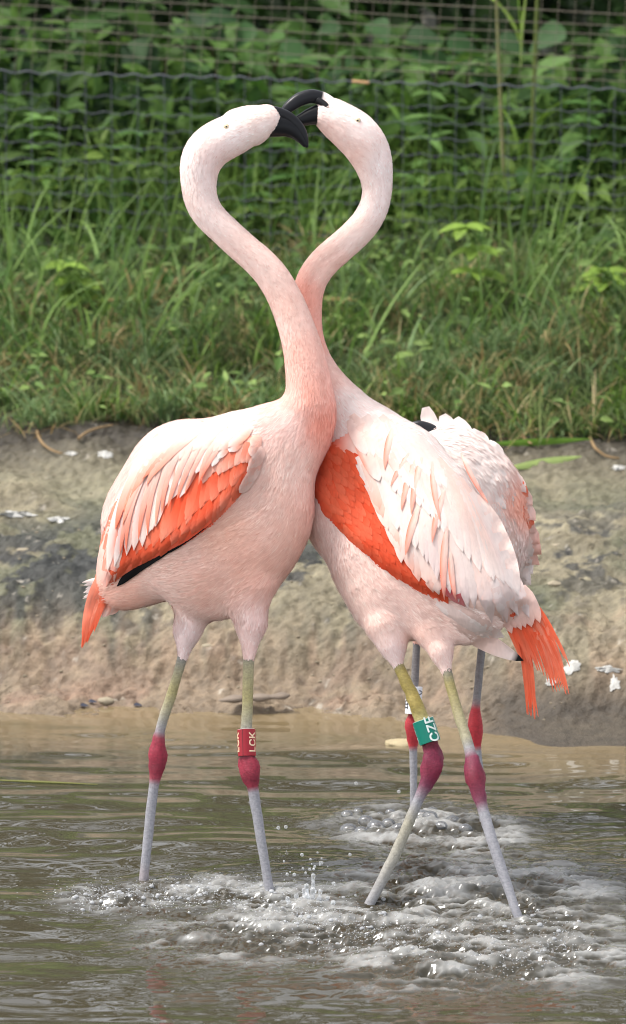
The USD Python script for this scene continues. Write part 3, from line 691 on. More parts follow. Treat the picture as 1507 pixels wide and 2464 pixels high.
COL_B = [(x, y, c8(*c)) for x, y, c in ((800, 260, (242, 230, 226)), (790, 320, (238, 212, 203)), (870, 290, (243, 232, 229)), (850, 370, (238, 212, 203)), (920, 400, (241, 229, 226)), (905, 480, (240, 226, 222)), (860, 560, (240, 220, 212)), (790, 640, (238, 206, 194)), (735, 720, (236, 176, 160)), (740, 820, (236, 172, 156)), (790, 900, (240, 205, 194)), (830, 980, (243, 232, 228)), (920, 1040, (244, 236, 233)), (1000, 1100, (244, 236, 233)), (1150, 1250, (243, 232, 228)), (790, 1300, (238, 214, 206)), (850, 1420, (241, 216, 206)), (920, 1500, (240, 214, 204)), (950, 1420, (238, 210, 200)), (1050, 1500, (240, 210, 198)), (1000, 1530, (238, 206, 194)), (1140, 1500, (240, 222, 214)), (950, 1570, (236, 216, 212)), (1075, 1590, (236, 212, 204)))]
bcol = lambda x, y: rbf(x, y, COL_B, 3.2) * WARM
obj('body', (P(*fbd.v.T), fbd.f), m_plume, B['prim'], col=body_col(fbd, bcol, 92))
WING_B = [(740, 1105), (752, 1072), (768, 1062), (800, 1066), (860, 1030), (930, 1026), (1000, 1052), (1060, 1100), (1120, 1160), (1175, 1225), (1215, 1310), (1245, 1390), (1270, 1450), (1215, 1490), (1140, 1462), (1070, 1440), (1000, 1415), (930, 1372), (845, 1302), (780, 1235), (748, 1170)]
plB = Plumes(fbd, 6)
wcolB = lambda x, y: rbf(x, y, [(760, 1100, OR2), (800, 1180, OR), (880, 1290, OR), (1000, 1395, OR * .9), (900, 1080, WP), (1000, 1200, WP), (1100, 1350, WP), (1200, 1420, WP)], 4)
wingB, swB = wing_shell(fbd, WING_B, 22, 26, 'wing', m_plume, B['prim'], wcolB)
wing_shell(fbd, WING_B, 22, 26, 'wing', m_plume, B['prim'], wcolB, side=-1)
plB.extra.append(swB)
O_B = [(745, 1110), (757, 1076), (775, 1070), (815, 1085), (890, 1120), (920, 1200), (950, 1250), (985, 1340), (1040, 1375), (1060, 1430), (1000, 1408), (930, 1362), (850, 1296), (785, 1232), (752, 1170)]
def ob_col(p, r):
    k = np.clip((p[0] - 750) / 200, 0, 1)
    c = mixc(OR2, OR, np.clip(k * 1.3 + r.normal() * .25, 0, 1)) * (1 - 0.15 * k)
    return c, mixc(c, OR2 * 1.0, r.random() * .7)
shingle(plB, O_B, 150, lambda x, y: (0.62, 0.8), lambda x, y: 34 + 34 * np.clip((x - 750) / 250, 0, 1), lambda x, y: 9 + 5 * np.clip((x - 750) / 250, 0, 1), ob_col, wingB, 1.2, 4, seed=3)
wp = lambda t, r: mixc(WH, WP, r.random())
lay(plB, [
    dict(roots=[(1010, 1330), (1080, 1360)], tips=[(1090, 1440), (1140, 1465)], n=4, w=14, col=c8(214, 52, 62), tip=c8(226, 150, 150), off=3, tilt=3),
    dict(roots=[(855, 1085), (900, 1160), (950, 1240), (1010, 1310)], tips=[(895, 1195), (950, 1300), (1000, 1392), (1072, 1442)], n=13, w=19, col=lambda t, r: mixc(WH, WP, r.random()), tip=lambda t, r: mixc(WP, ORP, (r.random() < .25) * .7), off=4, tilt=5, bend=-0.07),
    dict(roots=[(880, 1060), (960, 1080), (1020, 1140), (1080, 1190), (1120, 1240)], tips=[(955, 1255), (1040, 1365), (1110, 1450), (1195, 1500), (1285, 1480)], n=19, w=22, edge=ORP, pe=.4, ew=(0, 0, 0, .12, .7), col=wp, tip=lambda t, r: mixc(WH, LIL, r.random()), off=6, tilt=6, bend=-0.08, seg=12),
    dict(roots=[(850, 1040), (940, 1035), (1010, 1060), (1090, 1140), (1150, 1200)], tips=[(905, 1150), (1005, 1215), (1095, 1300), (1175, 1390), (1258, 1440)], n=20, w=22, edge=mixc(OR2, ORP, .5), pe=.45, ew=(0, 0, 0, .1, .8), col=wp, tip=WH, off=8.5, tilt=5, bend=-0.07, seg=12),
    dict(roots=[(830, 1000), (900, 1000), (985, 1035)], tips=[(880, 1090), (985, 1120), (1085, 1180)], n=12, w=20, col=wp, tip=WH, off=9, tilt=4, bend=-0.05),
    dict(roots=[(905, 1040), (1000, 1130)], tips=[(960, 1140), (1060, 1250)], n=10, w=17, edge=mixc(OR2, ORP, .4), pe=.6, ew=(0, 0, 0, .1, .8), col=wp, tip=WH, off=10.5, tilt=4, bend=-0.05),
], wingB)
for a, b, w_ in (((945, 1030), (926, 1130), 8), ((985, 1090), (940, 1170), 6), ((1000, 1105), (966, 1228), 8), ((1016, 1100), (990, 1238), 8), ((1040, 1110), (1060, 1254), 7), ((1070, 1180), (1040, 1306), 8), ((1008, 1220), (976, 1336), 9), ((1076, 1270), (1070, 1444), 9), ((1110, 1090), (1175, 1210), 6), ((1085, 1330), (1098, 1446), 7)):
    v, f, c = plB.feather(a, b, w_, WP, 13, 3, 0.06, tipcol=mixc(OR2, WP, .35), point=0.35, tipfrom=.3, edge=mixc(OR2, ORP, .3))
    obj('feather', (v, f), m_feather, wingB, col=c, nrm=plB.nrm)
tailB = UsdGeom.Xform.Define(stage, numbered(B['prim'].GetPath().pathString + '/tail')).GetPrim()
lay(plB, [
    dict(roots=[(1200, 1470), (1240, 1450), (1275, 1440)], tips=[(1258, 1600), (1312, 1622), (1366, 1600)], n=26, w=4.6, col=lambda t, r: mixc(OR2, OR, r.random() * .8), tip=lambda t, r: mixc(OR2, ORP, r.random() * .5), off=0, tilt=6, bend=-0.08, point=0.25, j=1.6),
    dict(roots=[(1240, 1490), (1262, 1500)], tips=[(1262, 1715), (1292, 1728)], n=10, w=4, col=OR2, tip=lambda t, r: mixc(OR2, OR, r.random()), off=-3, tilt=8, bend=-0.04, point=0.3, seg=12, j=.7),
    dict(roots=[(1255, 1450), (1285, 1450)], tips=[(1325, 1650), (1368, 1668)], n=15, w=4.2, col=lambda t, r: mixc(OR2, ORP, r.random() * .4), tip=OR2, off=1, tilt=5, bend=-0.06, point=0.3, seg=12),
    dict(roots=[(1185, 1440), (1235, 1420), (1262, 1410)], tips=[(1230, 1520), (1268, 1515), (1300, 1500)], n=8, w=13, col=WP, tip=mixc(WP, ORP, .4), off=6, tilt=4, bend=-0.05),
], tailB, 'tail_feather')
lay(plB, [dict(roots=[(1050, 1450), (1120, 1470)], tips=[(1150, 1512), (1215, 1535)], n=9, w=16, col=wp, tip=WH, off=6, tilt=4, bend=0.05)], tailB, 'undertail_feather')
v, f, c = plB.feather((1085, 1490), (1260, 1590), 24, WP, 6, 3, 0.05, tipcol=WH, point=0.3, n=14)
c[-10:] = BLACK
obj('flank_plume', (v, f), m_feather, tailB, col=c, nrm=plB.nrm)
GUIDE_B = [(800, 270, 1, 0.5), (870, 300, 0.9, 0.6), (850, 370, 0.9, 0.5), (920, 370, 0.3, 1), (905, 460, 0, 1), (870, 550, -0.9, 0.8), (790, 630, -1, 0.9), (740, 720, -0.2, 1), (750, 850, 0.2, 1), (800, 950, 0.5, 0.9), (900, 1020, 0.9, 0.6), (770, 1290, 0.4, 1), (850, 1400, 0.75, 0.9), (950, 1430, 0.9, 0.55), (1050, 1480, 1, 0.45), (1140, 1490, 1, 0.5), (930, 1550, 0.4, 1), (1070, 1590, 0.3, 1), (1100, 1200, 0.7, 0.9)]
v, f, c, nn = down(fbd, GUIDE_B, bcol, 42000, 2, (12, 26), 1.0, 2.6, reg(WING_B))
tag(obj('plumage', (v, f), m_plume, B['prim'], col=c, smooth=True, nrm=nn), kind='stuff')
eye_at(B, fbd, 861, 290, 8)
mandible('lower_bill', B, [(800, 285, 30, 26), (768, 276, 24, 25), (748, 280, 18, 21), (728, 287, 12, 16), (708, 292, 6, 10), (694, 290, 2, 5)], colour=lambda u, a: np.where((u < 0.3)[:, None], c8(240, 222, 214), BLACK))
mandible('upper_bill', B, [(800, 256, 30, 18), (772, 236, 26, 17), (750, 231, 20, 17), (724, 238, 14, 17), (702, 252, 8, 15), (685, 268, 4, 11), (674, 284, 2, 4)], colour=lambda u, a: np.where((u < 0.24)[:, None], c8(242, 226, 220), BLACK * 2))
mandible('mouth_line', B, [(764, 240, 12, 8), (780, 250, 5, 8), (796, 264, -4, 6), (810, 277, -7, 2)], colour=BLACK)
w1, w2 = wl(893, 2170), wl(1250, 2215)
tibB = [(1580, mixc(GREYL, YEL, .4)), (1610, c8(156, 140, 82)), (1700, c8(158, 140, 76)), (1735, YEL), (1785, DRED), (1815, c8(112, 34, 60)), (1860, c8(122, 36, 58)), (1890, c8(108, 44, 68)), (1930, GREYL), (1980, mixc(GREYL, YEL, .45)), (2080, mixc(GREYL, YEL, .3)), (2200, GREYL)]
legB, qB, rB = build_leg(B, [(948, 1560, -170, 14), (958, 1600, -176, 14), (990, 1670, -190, 16.5), (1019, 1735, -200, 17.5), (1038, 1790, -205, 19), (1043, 1822, -208, 25), (1040, 1850, -212, 26), (1026, 1885, -216, 17), (1005, 1930, -222, 13.5), (950, 2060, w1 + 15, 14), (893, 2170, w1, 13), (820, 2310, w1 - 30, 12)], tibB)
legB2, qB2, rB2 = build_leg(B, [(1068, 1580, -222, 12), (1076, 1620, -230, 12.5), (1104, 1720, -265, 13.5), (1130, 1800, -300, 13.5), (1138, 1835, -315, 17), (1143, 1868, -330, 23), (1150, 1900, -340, 20), (1160, 1940, -350, 14), (1190, 2040, -390, 13.5), (1250, 2215, w2, 11), (1300, 2350, w2 - 20, 11)],
    [(1600, GREYL * .6), (1650, c8(148, 136, 86)), (1780, mixc(GREYL, YEL, .6)), (1805, GREYL), (1825, c8(112, 40, 64)), (1880, c8(118, 34, 52)), (1930, c8(112, 52, 74)), (1955, GREYL), (2200, GREYL * 1.05)])
band_on(legB, qB, 1733, 1787, 25.5, c8(0, 116, 98), c8(214, 232, 226), [('CZF', 0.5, 24, 0), ('CZF', 5.35, 22, 0), ('CZF', 3.2, 22, 0)], c8(222, 232, 226), B['prim'], 0, 18)

# ================================================================== bird behind
Cb = new_bird('white flamingo standing behind the others with its head tucked and a white leg band', -1, (1080, 1990))
wc = wl(1000, 1985)
fc = Field((930, 990, wc - 220), (1310, 1600, wc + 240), 5.0)
for q in ((1100, 1180, wc, 140), (1150, 1215, wc, 118), (1140, 1300, wc, 140), (1110, 1390, wc, 120), (1070, 1120, wc - 10, 100), (1050, 1250, wc, 130)):
    fc.ball(*q[:4], sw=1.0, k=40)
fc.chain([(1000, 1200, wc + 60, 60), (975, 1120, wc + 70, 38), (985, 1075, wc + 40, 32), (1015, 1068, wc + 10, 34), (1045, 1055, wc - 20, 42)], 20)
fc.chain([(1050, 1440, wc - 10, 60), (1012, 1500, wc, 30), (1004, 1545, wc, 11)], 24)
fc.chain([(1140, 1440, wc, 60), (1158, 1500, wc, 30), (1161, 1545, wc, 11)], 24)
fc.roughen(7, 24, 33); fc.done()
ccol = lambda x, y: rbf(x, y, [(1060, 1040, WH), (1150, 1150, WH), (1200, 1300, WH), (1270, 1220, ORP), (1100, 1300, WH), (1100, 1480, PK)], 3)
obj('body', (P(*fc.v.T), fc.f), m_plume, Cb['prim'], col=ccol(fc.v[:, 0], fc.v[:, 1]))
plC = Plumes(fc, 8)
W_C = [(1040, 1020), (1080, 1028), (1120, 1042), (1160, 1062), (1200, 1100), (1240, 1150), (1262, 1200), (1272, 1260), (1272, 1320), (1255, 1380), (1200, 1420), (1120, 1300), (1050, 1150)]
def c_flow(x, y): return (0.55 + (x - 1150) / 400, 0.75)
def c_colr(p, r):
    e = np.clip((p[0] - 1215) / 60, 0, 1) * (p[1] < 1330) * (p[1] > 1140)
    k = np.clip(e * 0.9 + (r.random() < .12) * .4, 0, 1)
    c = mixc(WH, ORP, k * .5); return c, mixc(WH, ORP, k * .9)
wingC = UsdGeom.Xform.Define(stage, numbered(Cb['prim'].GetPath().pathString + '/wing')).GetPrim()
shingle(plC, W_C, 95, c_flow, lambda x, y: 78, lambda x, y: 21, c_colr, wingC, 2, 5, seed=4)
lay(plC, [dict(roots=[(1050, 1060), (1110, 1070), (1170, 1110), (1230, 1180)], tips=[(1032, 1012), (1095, 1026), (1158, 1046), (1222, 1112)], n=13, w=14, col=WH, tip=lambda t, r: mixc(WH, ORP, r.random() * .4), off=6, tilt=-6, bend=0.15),
          dict(roots=[(1240, 1150), (1265, 1230)], tips=[(1268, 1200), (1282, 1290)], n=6, w=12, col=OR2, tip=ORP, off=3, tilt=3),
          dict(roots=[(1230, 1240), (1200, 1330)], tips=[(1280, 1330), (1250, 1420)], n=8, w=18, col=WP, tip=WH, off=5, tilt=5, bend=-0.1)], wingC)
v, f, c, nn = down(fc, [(1050, 1050, 1, .5), (1250, 1200, .3, 1), (1250, 1400, -.4, 1), (1100, 1450, 0, 1)], ccol, 12000, 3, (14, 26), 1.2, 3)
tag(obj('plumage', (v, f), m_plume, Cb['prim'], col=c, smooth=True, nrm=nn), kind='stuff')
mandible('bill', Cb, [(1042, 1046, wc - 40, 24), (1022, 1030, wc - 44, 17), (1006, 1024, wc - 46, 13), (990, 1022, wc - 46, 6)], colour=BLACK * 3)
TG = c8(124, 120, 120); CR = c8(166, 44, 52); wz = wl(1000, 1985)
cl = [(1540, TG * .75), (1690, TG), (1705, CR), (1770, CR), (1795, CR), (1806, GREYL), (2100, GREYL)]
legC, qC, rC = build_leg(Cb, [(1004, 1520, wz, 10), (1003, 1560, wz, 10), (997, 1660, wz, 11), (994, 1715, wz, 12), (994, 1735, wz, 17), (994, 1760, wz, 19), (994, 1790, wz, 14), (995, 1810, wz, 10.5), (996, 1900, wz, 10), (997, 2140, wz, 10)], cl)
legC2, qC2, rC2 = build_leg(Cb, [(1163, 1520, wz, 10), (1160, 1560, wz, 10.5), (1147, 1690, wz, 11), (1143, 1715, wz, 14), (1144, 1750, wz, 19.5), (1146, 1780, wz, 15), (1149, 1800, wz, 10), (1158, 1880, wz, 10), (1172, 2140, wz, 10)], cl)
band_on(legC, qC, 1652, 1718, 20.5, c8(232, 232, 236), c8(220, 220, 226), [('IIV', 2.35, 14, -8), ('C', 1.0, 14, -16), ('V', 0.2, 14, 20)], (0.02, 0.02, 0.03), Cb['prim'], 0, 14)

# ------------------------------------------------------------------ fence: crimped wire mesh with finer netting above
FY = 4.1
fence = thing('wire_fence', 'grey crimped wire mesh fence across the weeds behind the flamingos', 'fence', (0, FY, 0.4))
def fence_x(px): return float(on_depth(px, 600, FY)[0])
xs = np.linspace(-1.6, 1.6, 420)
pit = 0.063; drop = 0.03
def wire_z(y_px): return float(on_depth(753, y_px, FY)[2])
top_z = wire_z(193)
for k in range(13):
    y = 193 + (0 if k == 0 else 12) + 40 * k
    z0 = wire_z(y)
    z = z0 - drop * xs + 0.0032 * np.sin(2 * np.pi * xs / pit + 0.3 * k) + 0.012 * (fb(xs * 2.5, k * 3.1, 0, 2, 81) - 0.5)
    yy = FY + 0.015 * (fb(xs * 1.5, k * 2.1, 0, 2, 82) - 0.5) + 0.002 * np.cos(2 * np.pi * xs / pit)
    obj('top_wire' if k == 0 else 'horizontal_wire', tube(np.stack([xs, yy, z], 1), 0.0019 if k == 0 else 0.00105, 5), m_wire, fence)
for i, x in enumerate(np.arange(-1.55, 1.56, pit)):
    zz = np.linspace(top_z - drop * x, 0.44, 14)
    obj('vertical_wire', tube(np.stack([x + 0.006 * (fb(zz * 6, i, 0, 2, 83) - 0.5), np.full(14, FY + 0.003), zz], 1), 0.0008, 4), m_wire, fence)
for x in (-1.75, 1.75):
    obj('post', trimesh.creation.box(extents=(0.08, 0.08, 1.3), transform=trimesh.transformations.translation_matrix((x, FY + 0.05, 0.85))), m_wood, fence, smooth=False, col=c8(110, 92, 70))
net = thing('bird_netting', 'fine brown cord netting stretched above the top wire of the fence', 'netting', (0, FY, 1.0))
for k in range(7):
    z0 = wire_z(160 - 27 * k)
    z = z0 - 0.05 * xs + 0.01 * (fb(xs * 3, k * 5.0, 0, 2, 84) - 0.5)
    obj('cord', tube(np.stack([xs, FY + 0.02 + 0 * xs, z], 1)[::6], 0.0012, 4), m_cord, net)
for i, x in enumerate(np.arange(-1.55, 1.56, 0.04)):
    obj('upright_cord', tube(np.stack([np.linspace(x, x + 0.02, 6), np.full(6, FY + 0.022), np.linspace(top_z - drop * x, 1.25, 6)], 1), 0.0007, 3), m_cord, net)

# ------------------------------------------------------------------ plants
def blades(root, az, lean, length, width, droop, colr, seg=5, tipw=0.1):
    """Grass blades as thin folded strips. All arguments are arrays."""
    n = len(root); t = np.linspace(0, 1, seg)
    h = np.stack([np.cos(az), np.sin(az), np.zeros(n)], 1)
    ang = lean[:, None] + droop[:, None] * t[None]                   # from upright
    dl = length[:, None] / (seg - 1)
    hx = np.concatenate([np.zeros((n, 1)), np.cumsum(np.sin(ang[:, :-1]) * dl, 1)], 1)
    hz = np.concatenate([np.zeros((n, 1)), np.cumsum(np.cos(ang[:, :-1]) * dl, 1)], 1)
    c = root[:, None] + h[:, None] * hx[..., None] + np.array([0, 0, 1.0]) * hz[..., None]
    sd = np.stack([-np.sin(az), np.cos(az), np.zeros(n)], 1)
    tw = rng.normal(size=n)[:, None] * 0.7
    sd = sd * np.cos(tw) + h * np.sin(tw)
    wd = width[:, None] * np.clip(np.minimum(1, (t + 0.25) * 1.6) * (1 - t ** 2.2) + 0.02, 0, 1)[None]
    V = np.stack([c - sd[:, None] * wd[..., None] / 2, c + sd[:, None] * wd[..., None] / 2], 2).reshape(-1, 3)
    base = np.arange(n)[:, None, None] * (2 * seg)
    q = np.array([[2 * i, 2 * i + 1, 2 * i + 3] for i in range(seg - 1)] + [[2 * i, 2 * i + 3, 2 * i + 2] for i in range(seg - 1)])
    return V, (base + q).reshape(-1, 3), np.repeat(colr, 2 * seg, axis=0)

LEAF_T = np.array([0, 0.12, 0.35, 0.6, 0.82, 1.0]); LEAF_W = np.array([0.06, 0.55, 1.0, 0.82, 0.42, 0.02])
def leaves(pos, axis, normal, length, width, colr, curl=0.25, fold=0.25, shape=LEAF_W):
    n = len(pos); axis = axis / np.linalg.norm(axis, axis=1, keepdims=True)
    normal = normal - (normal * axis).sum(1, keepdims=True) * axis; normal /= np.linalg.norm(normal, axis=1, keepdims=True) + 1e-9
    sd = np.cross(axis, normal)
    k = len(LEAF_T)
    c = pos[:, None] + axis[:, None] * (LEAF_T[None, :, None] * length[:, None, None]) - normal[:, None] * (curl * LEAF_T[None, :, None] ** 2 * length[:, None, None])
    hw = shape[None, :, None] * width[:, None, None] / 2
    V = np.stack([c - sd[:, None] * hw + normal[:, None] * hw * fold, c, c + sd[:, None] * hw + normal[:, None] * hw * fold], 2).reshape(-1, 3)
    base = np.arange(n)[:, None, None] * (3 * k)
    q = []
    for i in range(k - 1):
        for j in (0, 1):
            a = 3 * i + j; q += [[a, a + 1, a + 4], [a, a + 4, a + 3]]
    return V, (base + np.array(q)).reshape(-1, 3), np.repeat(colr, 3 * k, axis=0)

def greens(n, lo, hi, yel=0.0, r=rng):
    a, b = np.asarray(lo), np.asarray(hi); k = r.random((n, 1))
    return (a + (b - a) * k) * r.uniform(0.75, 1.25, (n, 1))
G_DARK, G_MID, G_LIGHT, G_STRAW = c8(38, 58, 24), c8(84, 116, 46), c8(136, 158, 78), c8(176, 156, 108)

def scatter(n, x0, x1, y0, y1, dens=None, seed=0):
    r = np.random.default_rng(seed); x = r.uniform(x0, x1, n); y = r.uniform(y0, y1, n)
    if dens is not None:
        k = r.random(n) < dens(x, y); x, y = x[k], y[k]
    return np.stack([x, y, ground_z(x, y, False)], 1)

# short turf on the slope
def turf_edge(x):
    x = np.asarray(x, float)
    return np.interp(x, [-.75, -.52, -.42, -.3, -.2, .1, .26, .32, .42, .47, .52, .6, .8], [2.8, 2.8, 2.86, 2.92, 2.86, 2.86, 2.84, 2.72, 2.66, 2.68, 2.78, 2.82, 2.8]) + 0.14 * (fb(x * 7, 7.7, 0, 3, 51) - 0.5)
root = scatter(40000, -1.5, 1.5, 2.55, 4.25, lambda x, y: np.clip((y - turf_edge(x)) / 0.06, 0, 1) * (0.45 + 0.55 * (fb(x * 6, y * 6, 0, 3, 52) > 0.45)), 1)
n = len(root); edge = np.clip((3.15 - root[:, 1]) / 0.4, 0, 1)
tone = fb(root[:, 0] * 4, root[:, 1] * 4, 0, 3, 53)[:, None]
cg = greens(n, c8(56, 80, 40), c8(122, 136, 86)) * (0.4 + 1.1 * tone)
cg = cg * (1 + 0.55 * edge[:, None] * np.array([1.1, 1.0, 1.05]))
dry = rng.random(n) < 0.12 + 0.28 * edge * (fb(root[:, 0] * 5, 1.0, 0, 2, 55) > 0.5)
cg[dry] = greens(dry.sum(), c8(150, 128, 84), c8(196, 180, 136))
hgt = 0.05 + 0.07 * fb(root[:, 0] * 7, root[:, 1] * 7, 0, 2, 54) - 0.04 * np.clip((root[:, 1] - 3.4) / 0.5, 0, 1) + 0.05 * np.clip((root[:, 1] - 3.4) / 0.5, 0, 1) * (fb(root[:, 0] * 4, root[:, 1] * 4, 0, 2, 58) > .5)
az = rng.uniform(0, 2 * np.pi, n); az = np.where(rng.random(n) < 0.45, -np.pi / 2 + rng.normal(size=n) * 0.8, az)
v, f, c = blades(root, az, rng.uniform(0.05, 0.7, n), hgt * rng.uniform(0.6, 1.5, n), rng.uniform(0.002, 0.0048, n), rng.uniform(0.4, 1.9, n), cg)
tag(obj('turf', (v, f), m_grass, col=c, smooth=False), 'short tangled green grass covering the slope above the mud bank', 'grass', kind='stuff')
r = np.random.default_rng(60)
tc = scatter(900, -1.4, 1.4, 2.62, 4.15, lambda x, y: (y > turf_edge(x) + 0.02) * 1.0, 61)
parts = []
for k, t0 in enumerate(tc):
    m = r.integers(14, 34); front = np.clip((3.2 - t0[1]) / 0.5, 0, 1)
    az = np.where(r.random(m) < 0.35 + .4 * front, -np.pi / 2 + r.normal(size=m) * .7, r.uniform(0, 2 * np.pi, m))
    a, b = (c8(78, 106, 62), c8(134, 156, 108)) if r.random() < .5 else ((c8(54, 84, 32), c8(112, 138, 60)) if r.random() < .7 else (c8(140, 120, 78), c8(184, 168, 124)))
    L_ = r.uniform(.09, .2) * (1 - .3 * front) * (1 - .45 * np.clip((t0[1] - 3.6) / .3, 0, 1) * (r.random() < .8))
    rt = t0 + np.column_stack([r.normal(size=m) * .02, r.normal(size=m) * .015, np.zeros(m) - .005])
    parts.append(blades(rt, az, r.uniform(.1, .7, m), L_ * r.uniform(.5, 1.2, m), r.uniform(.003, .0075, m), r.uniform(.8, 2.3, m), greens(m, a, b, r=r) * r.uniform(.75, 1.15), seg=6))
tg_ = scatter(1100, -1.5, 1.5, 3.2, 4.08, lambda x, y: 0.25 + .75 * (fb(x * 3.5, y * 3, 0, 2, 66) > .5), 67); m = len(tg_)
parts.append(blades(tg_, r.uniform(0, 2 * np.pi, m), r.uniform(0, .4, m), r.uniform(.14, .40, m), r.uniform(.004, .010, m), r.uniform(.3, 2.2, m), greens(m, c8(56, 86, 36), c8(120, 146, 78), r=r), seg=8))
dr = scatter(500, -1.4, 1.4, 2.66, 3.1, lambda x, y: (y > turf_edge(x) - .03) * (np.abs(fb(x * 4, 2.2, 0, 2, 68) - .5) > .06), 69); m = len(dr)
parts.append(blades(dr, -np.pi / 2 + r.normal(size=m) * .9, r.uniform(.3, 1.2, m), r.uniform(.06, .16, m), r.uniform(.0025, .005, m), r.uniform(.5, 2, m), greens(m, c8(130, 106, 66), c8(188, 164, 116), r=r), seg=6))
dr = scatter(1300, -1.4, 1.4, 2.7, 3.7, lambda x, y: (y > turf_edge(x)) * (fb(x * 4, y * 4, 0, 2, 168) > .46), 169); m = len(dr)
parts.append(blades(dr, r.uniform(0, 2 * np.pi, m), r.uniform(.6, 1.3, m), r.uniform(.05, .15, m), r.uniform(.002, .0045, m), r.uniform(.2, 1.2, m), greens(m, c8(150, 130, 88), c8(196, 180, 140), r=r), seg=6))
V, F, C, o = [], [], [], 0
for v, f, c in parts: V.append(v); F.append(f + o); C.append(c); o += len(v)
tag(obj('grass_tufts', (np.vstack(V), np.vstack(F)), m_grass, col=np.vstack(C), smooth=False), 'longer drooping grass tufts, some straw coloured, standing in the turf', 'grass', kind='stuff')
pp = scatter(2600, -1.4, 1.4, 2.75, 4.2, lambda x, y: (y > turf_edge(x)) * 1.0 * (fb(x * 5, y * 5, 0, 3, 62) > .5), 63); n = len(pp)
az = r.uniform(0, 2 * np.pi, n); pp[:, 2] += r.uniform(.02, .11, n); el = r.normal(.1, .4, n); ln = r.uniform(.015, .04, n)
v, f, c = leaves(pp, np.stack([np.cos(az) * np.cos(el), np.sin(az) * np.cos(el), np.sin(el)], 1), np.stack([r.normal(size=n) * .4, r.normal(size=n) * .3 - .4, np.ones(n)], 1), ln, ln * r.uniform(.3, .6, n), greens(n, c8(74, 104, 48), c8(132, 154, 86), r=r))
tag(obj('ground_cover', (v, f), m_leaf, col=c, smooth=False), 'small leafy herbs mixed into the turf', 'herbs', kind='stuff')
# tall grass before and behind the fence
root = scatter(9000, -1.6, 1.6, 4.0, 5.2, lambda x, y: 0.12 + 0.6 * (fb(x * 3, y * 3, 0, 3, 57) > 0.5), 2)
n = len(root)
v, f, c = blades(root, rng.uniform(0, 2 * np.pi, n), rng.uniform(0.0, 0.35, n), rng.uniform(0.14, 0.42, n), rng.uniform(0.004, 0.009, n), rng.uniform(0.2, 1.5, n), greens(n, c8(50, 82, 30), c8(112, 138, 66)), seg=6)
tag(obj('tall_grass', (v, f), m_grass, col=c, smooth=False), 'long upright green grass growing through and along the fence', 'grass', kind='stuff')

# weeds behind the fence that read as one mass
def weed_mass(n, x0, x1, y0, y1, h0, h1, ll, seed, lo, hi):
    r = np.random.default_rng(seed)
    x = r.uniform(x0, x1, n); y = r.uniform(y0, y1, n)
    top = h0 + (h1 - h0) * fb(x * 2.3, y * 2.3, 0, 3, seed) * 1.3
    z = ground_z(x, y, False) + top * r.random(n) ** 0.75
    clump = fb(x * 5, y * 5, z * 5, 3, seed + 1); k = clump > 0.40
    pos = np.stack([x, y, z], 1)[k]; n = len(pos); cl_ = clump[k]
    az = r.uniform(0, 2 * np.pi, n); el = r.normal(-0.1, 0.45, n)
    axis = np.stack([np.cos(az) * np.cos(el), np.sin(az) * np.cos(el), np.sin(el)], 1)
    nor = np.stack([r.normal(size=n) * .4, r.normal(size=n) * .4 - .35, np.ones(n)], 1)
    ln = r.uniform(*ll, n)
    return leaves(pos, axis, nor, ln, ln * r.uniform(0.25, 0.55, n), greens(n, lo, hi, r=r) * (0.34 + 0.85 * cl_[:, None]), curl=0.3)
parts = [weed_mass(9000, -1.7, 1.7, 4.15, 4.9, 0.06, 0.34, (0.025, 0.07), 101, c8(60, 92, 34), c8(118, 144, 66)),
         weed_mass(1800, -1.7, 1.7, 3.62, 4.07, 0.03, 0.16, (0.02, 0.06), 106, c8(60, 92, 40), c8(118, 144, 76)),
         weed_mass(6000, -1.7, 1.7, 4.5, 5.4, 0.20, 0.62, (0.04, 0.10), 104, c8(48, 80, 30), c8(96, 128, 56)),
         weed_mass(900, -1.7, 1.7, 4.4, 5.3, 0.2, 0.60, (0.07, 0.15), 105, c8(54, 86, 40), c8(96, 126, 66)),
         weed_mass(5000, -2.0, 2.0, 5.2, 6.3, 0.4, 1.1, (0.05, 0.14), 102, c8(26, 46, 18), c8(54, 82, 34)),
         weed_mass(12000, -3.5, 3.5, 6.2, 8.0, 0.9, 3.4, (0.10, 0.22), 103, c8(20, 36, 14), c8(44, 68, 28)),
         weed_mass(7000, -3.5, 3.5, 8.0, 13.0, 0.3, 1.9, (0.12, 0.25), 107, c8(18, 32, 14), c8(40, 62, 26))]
V, F, C, o = [], [], [], 0
for v, f, c in parts: V.append(v); F.append(f + o); C.append(c); o += len(v)
tag(obj('undergrowth', (np.vstack(V), np.vstack(F)), m_leaf, col=np.vstack(C), smooth=False), 'dense green weeds and scrub growing behind the wire fence', 'undergrowth', kind='stuff')

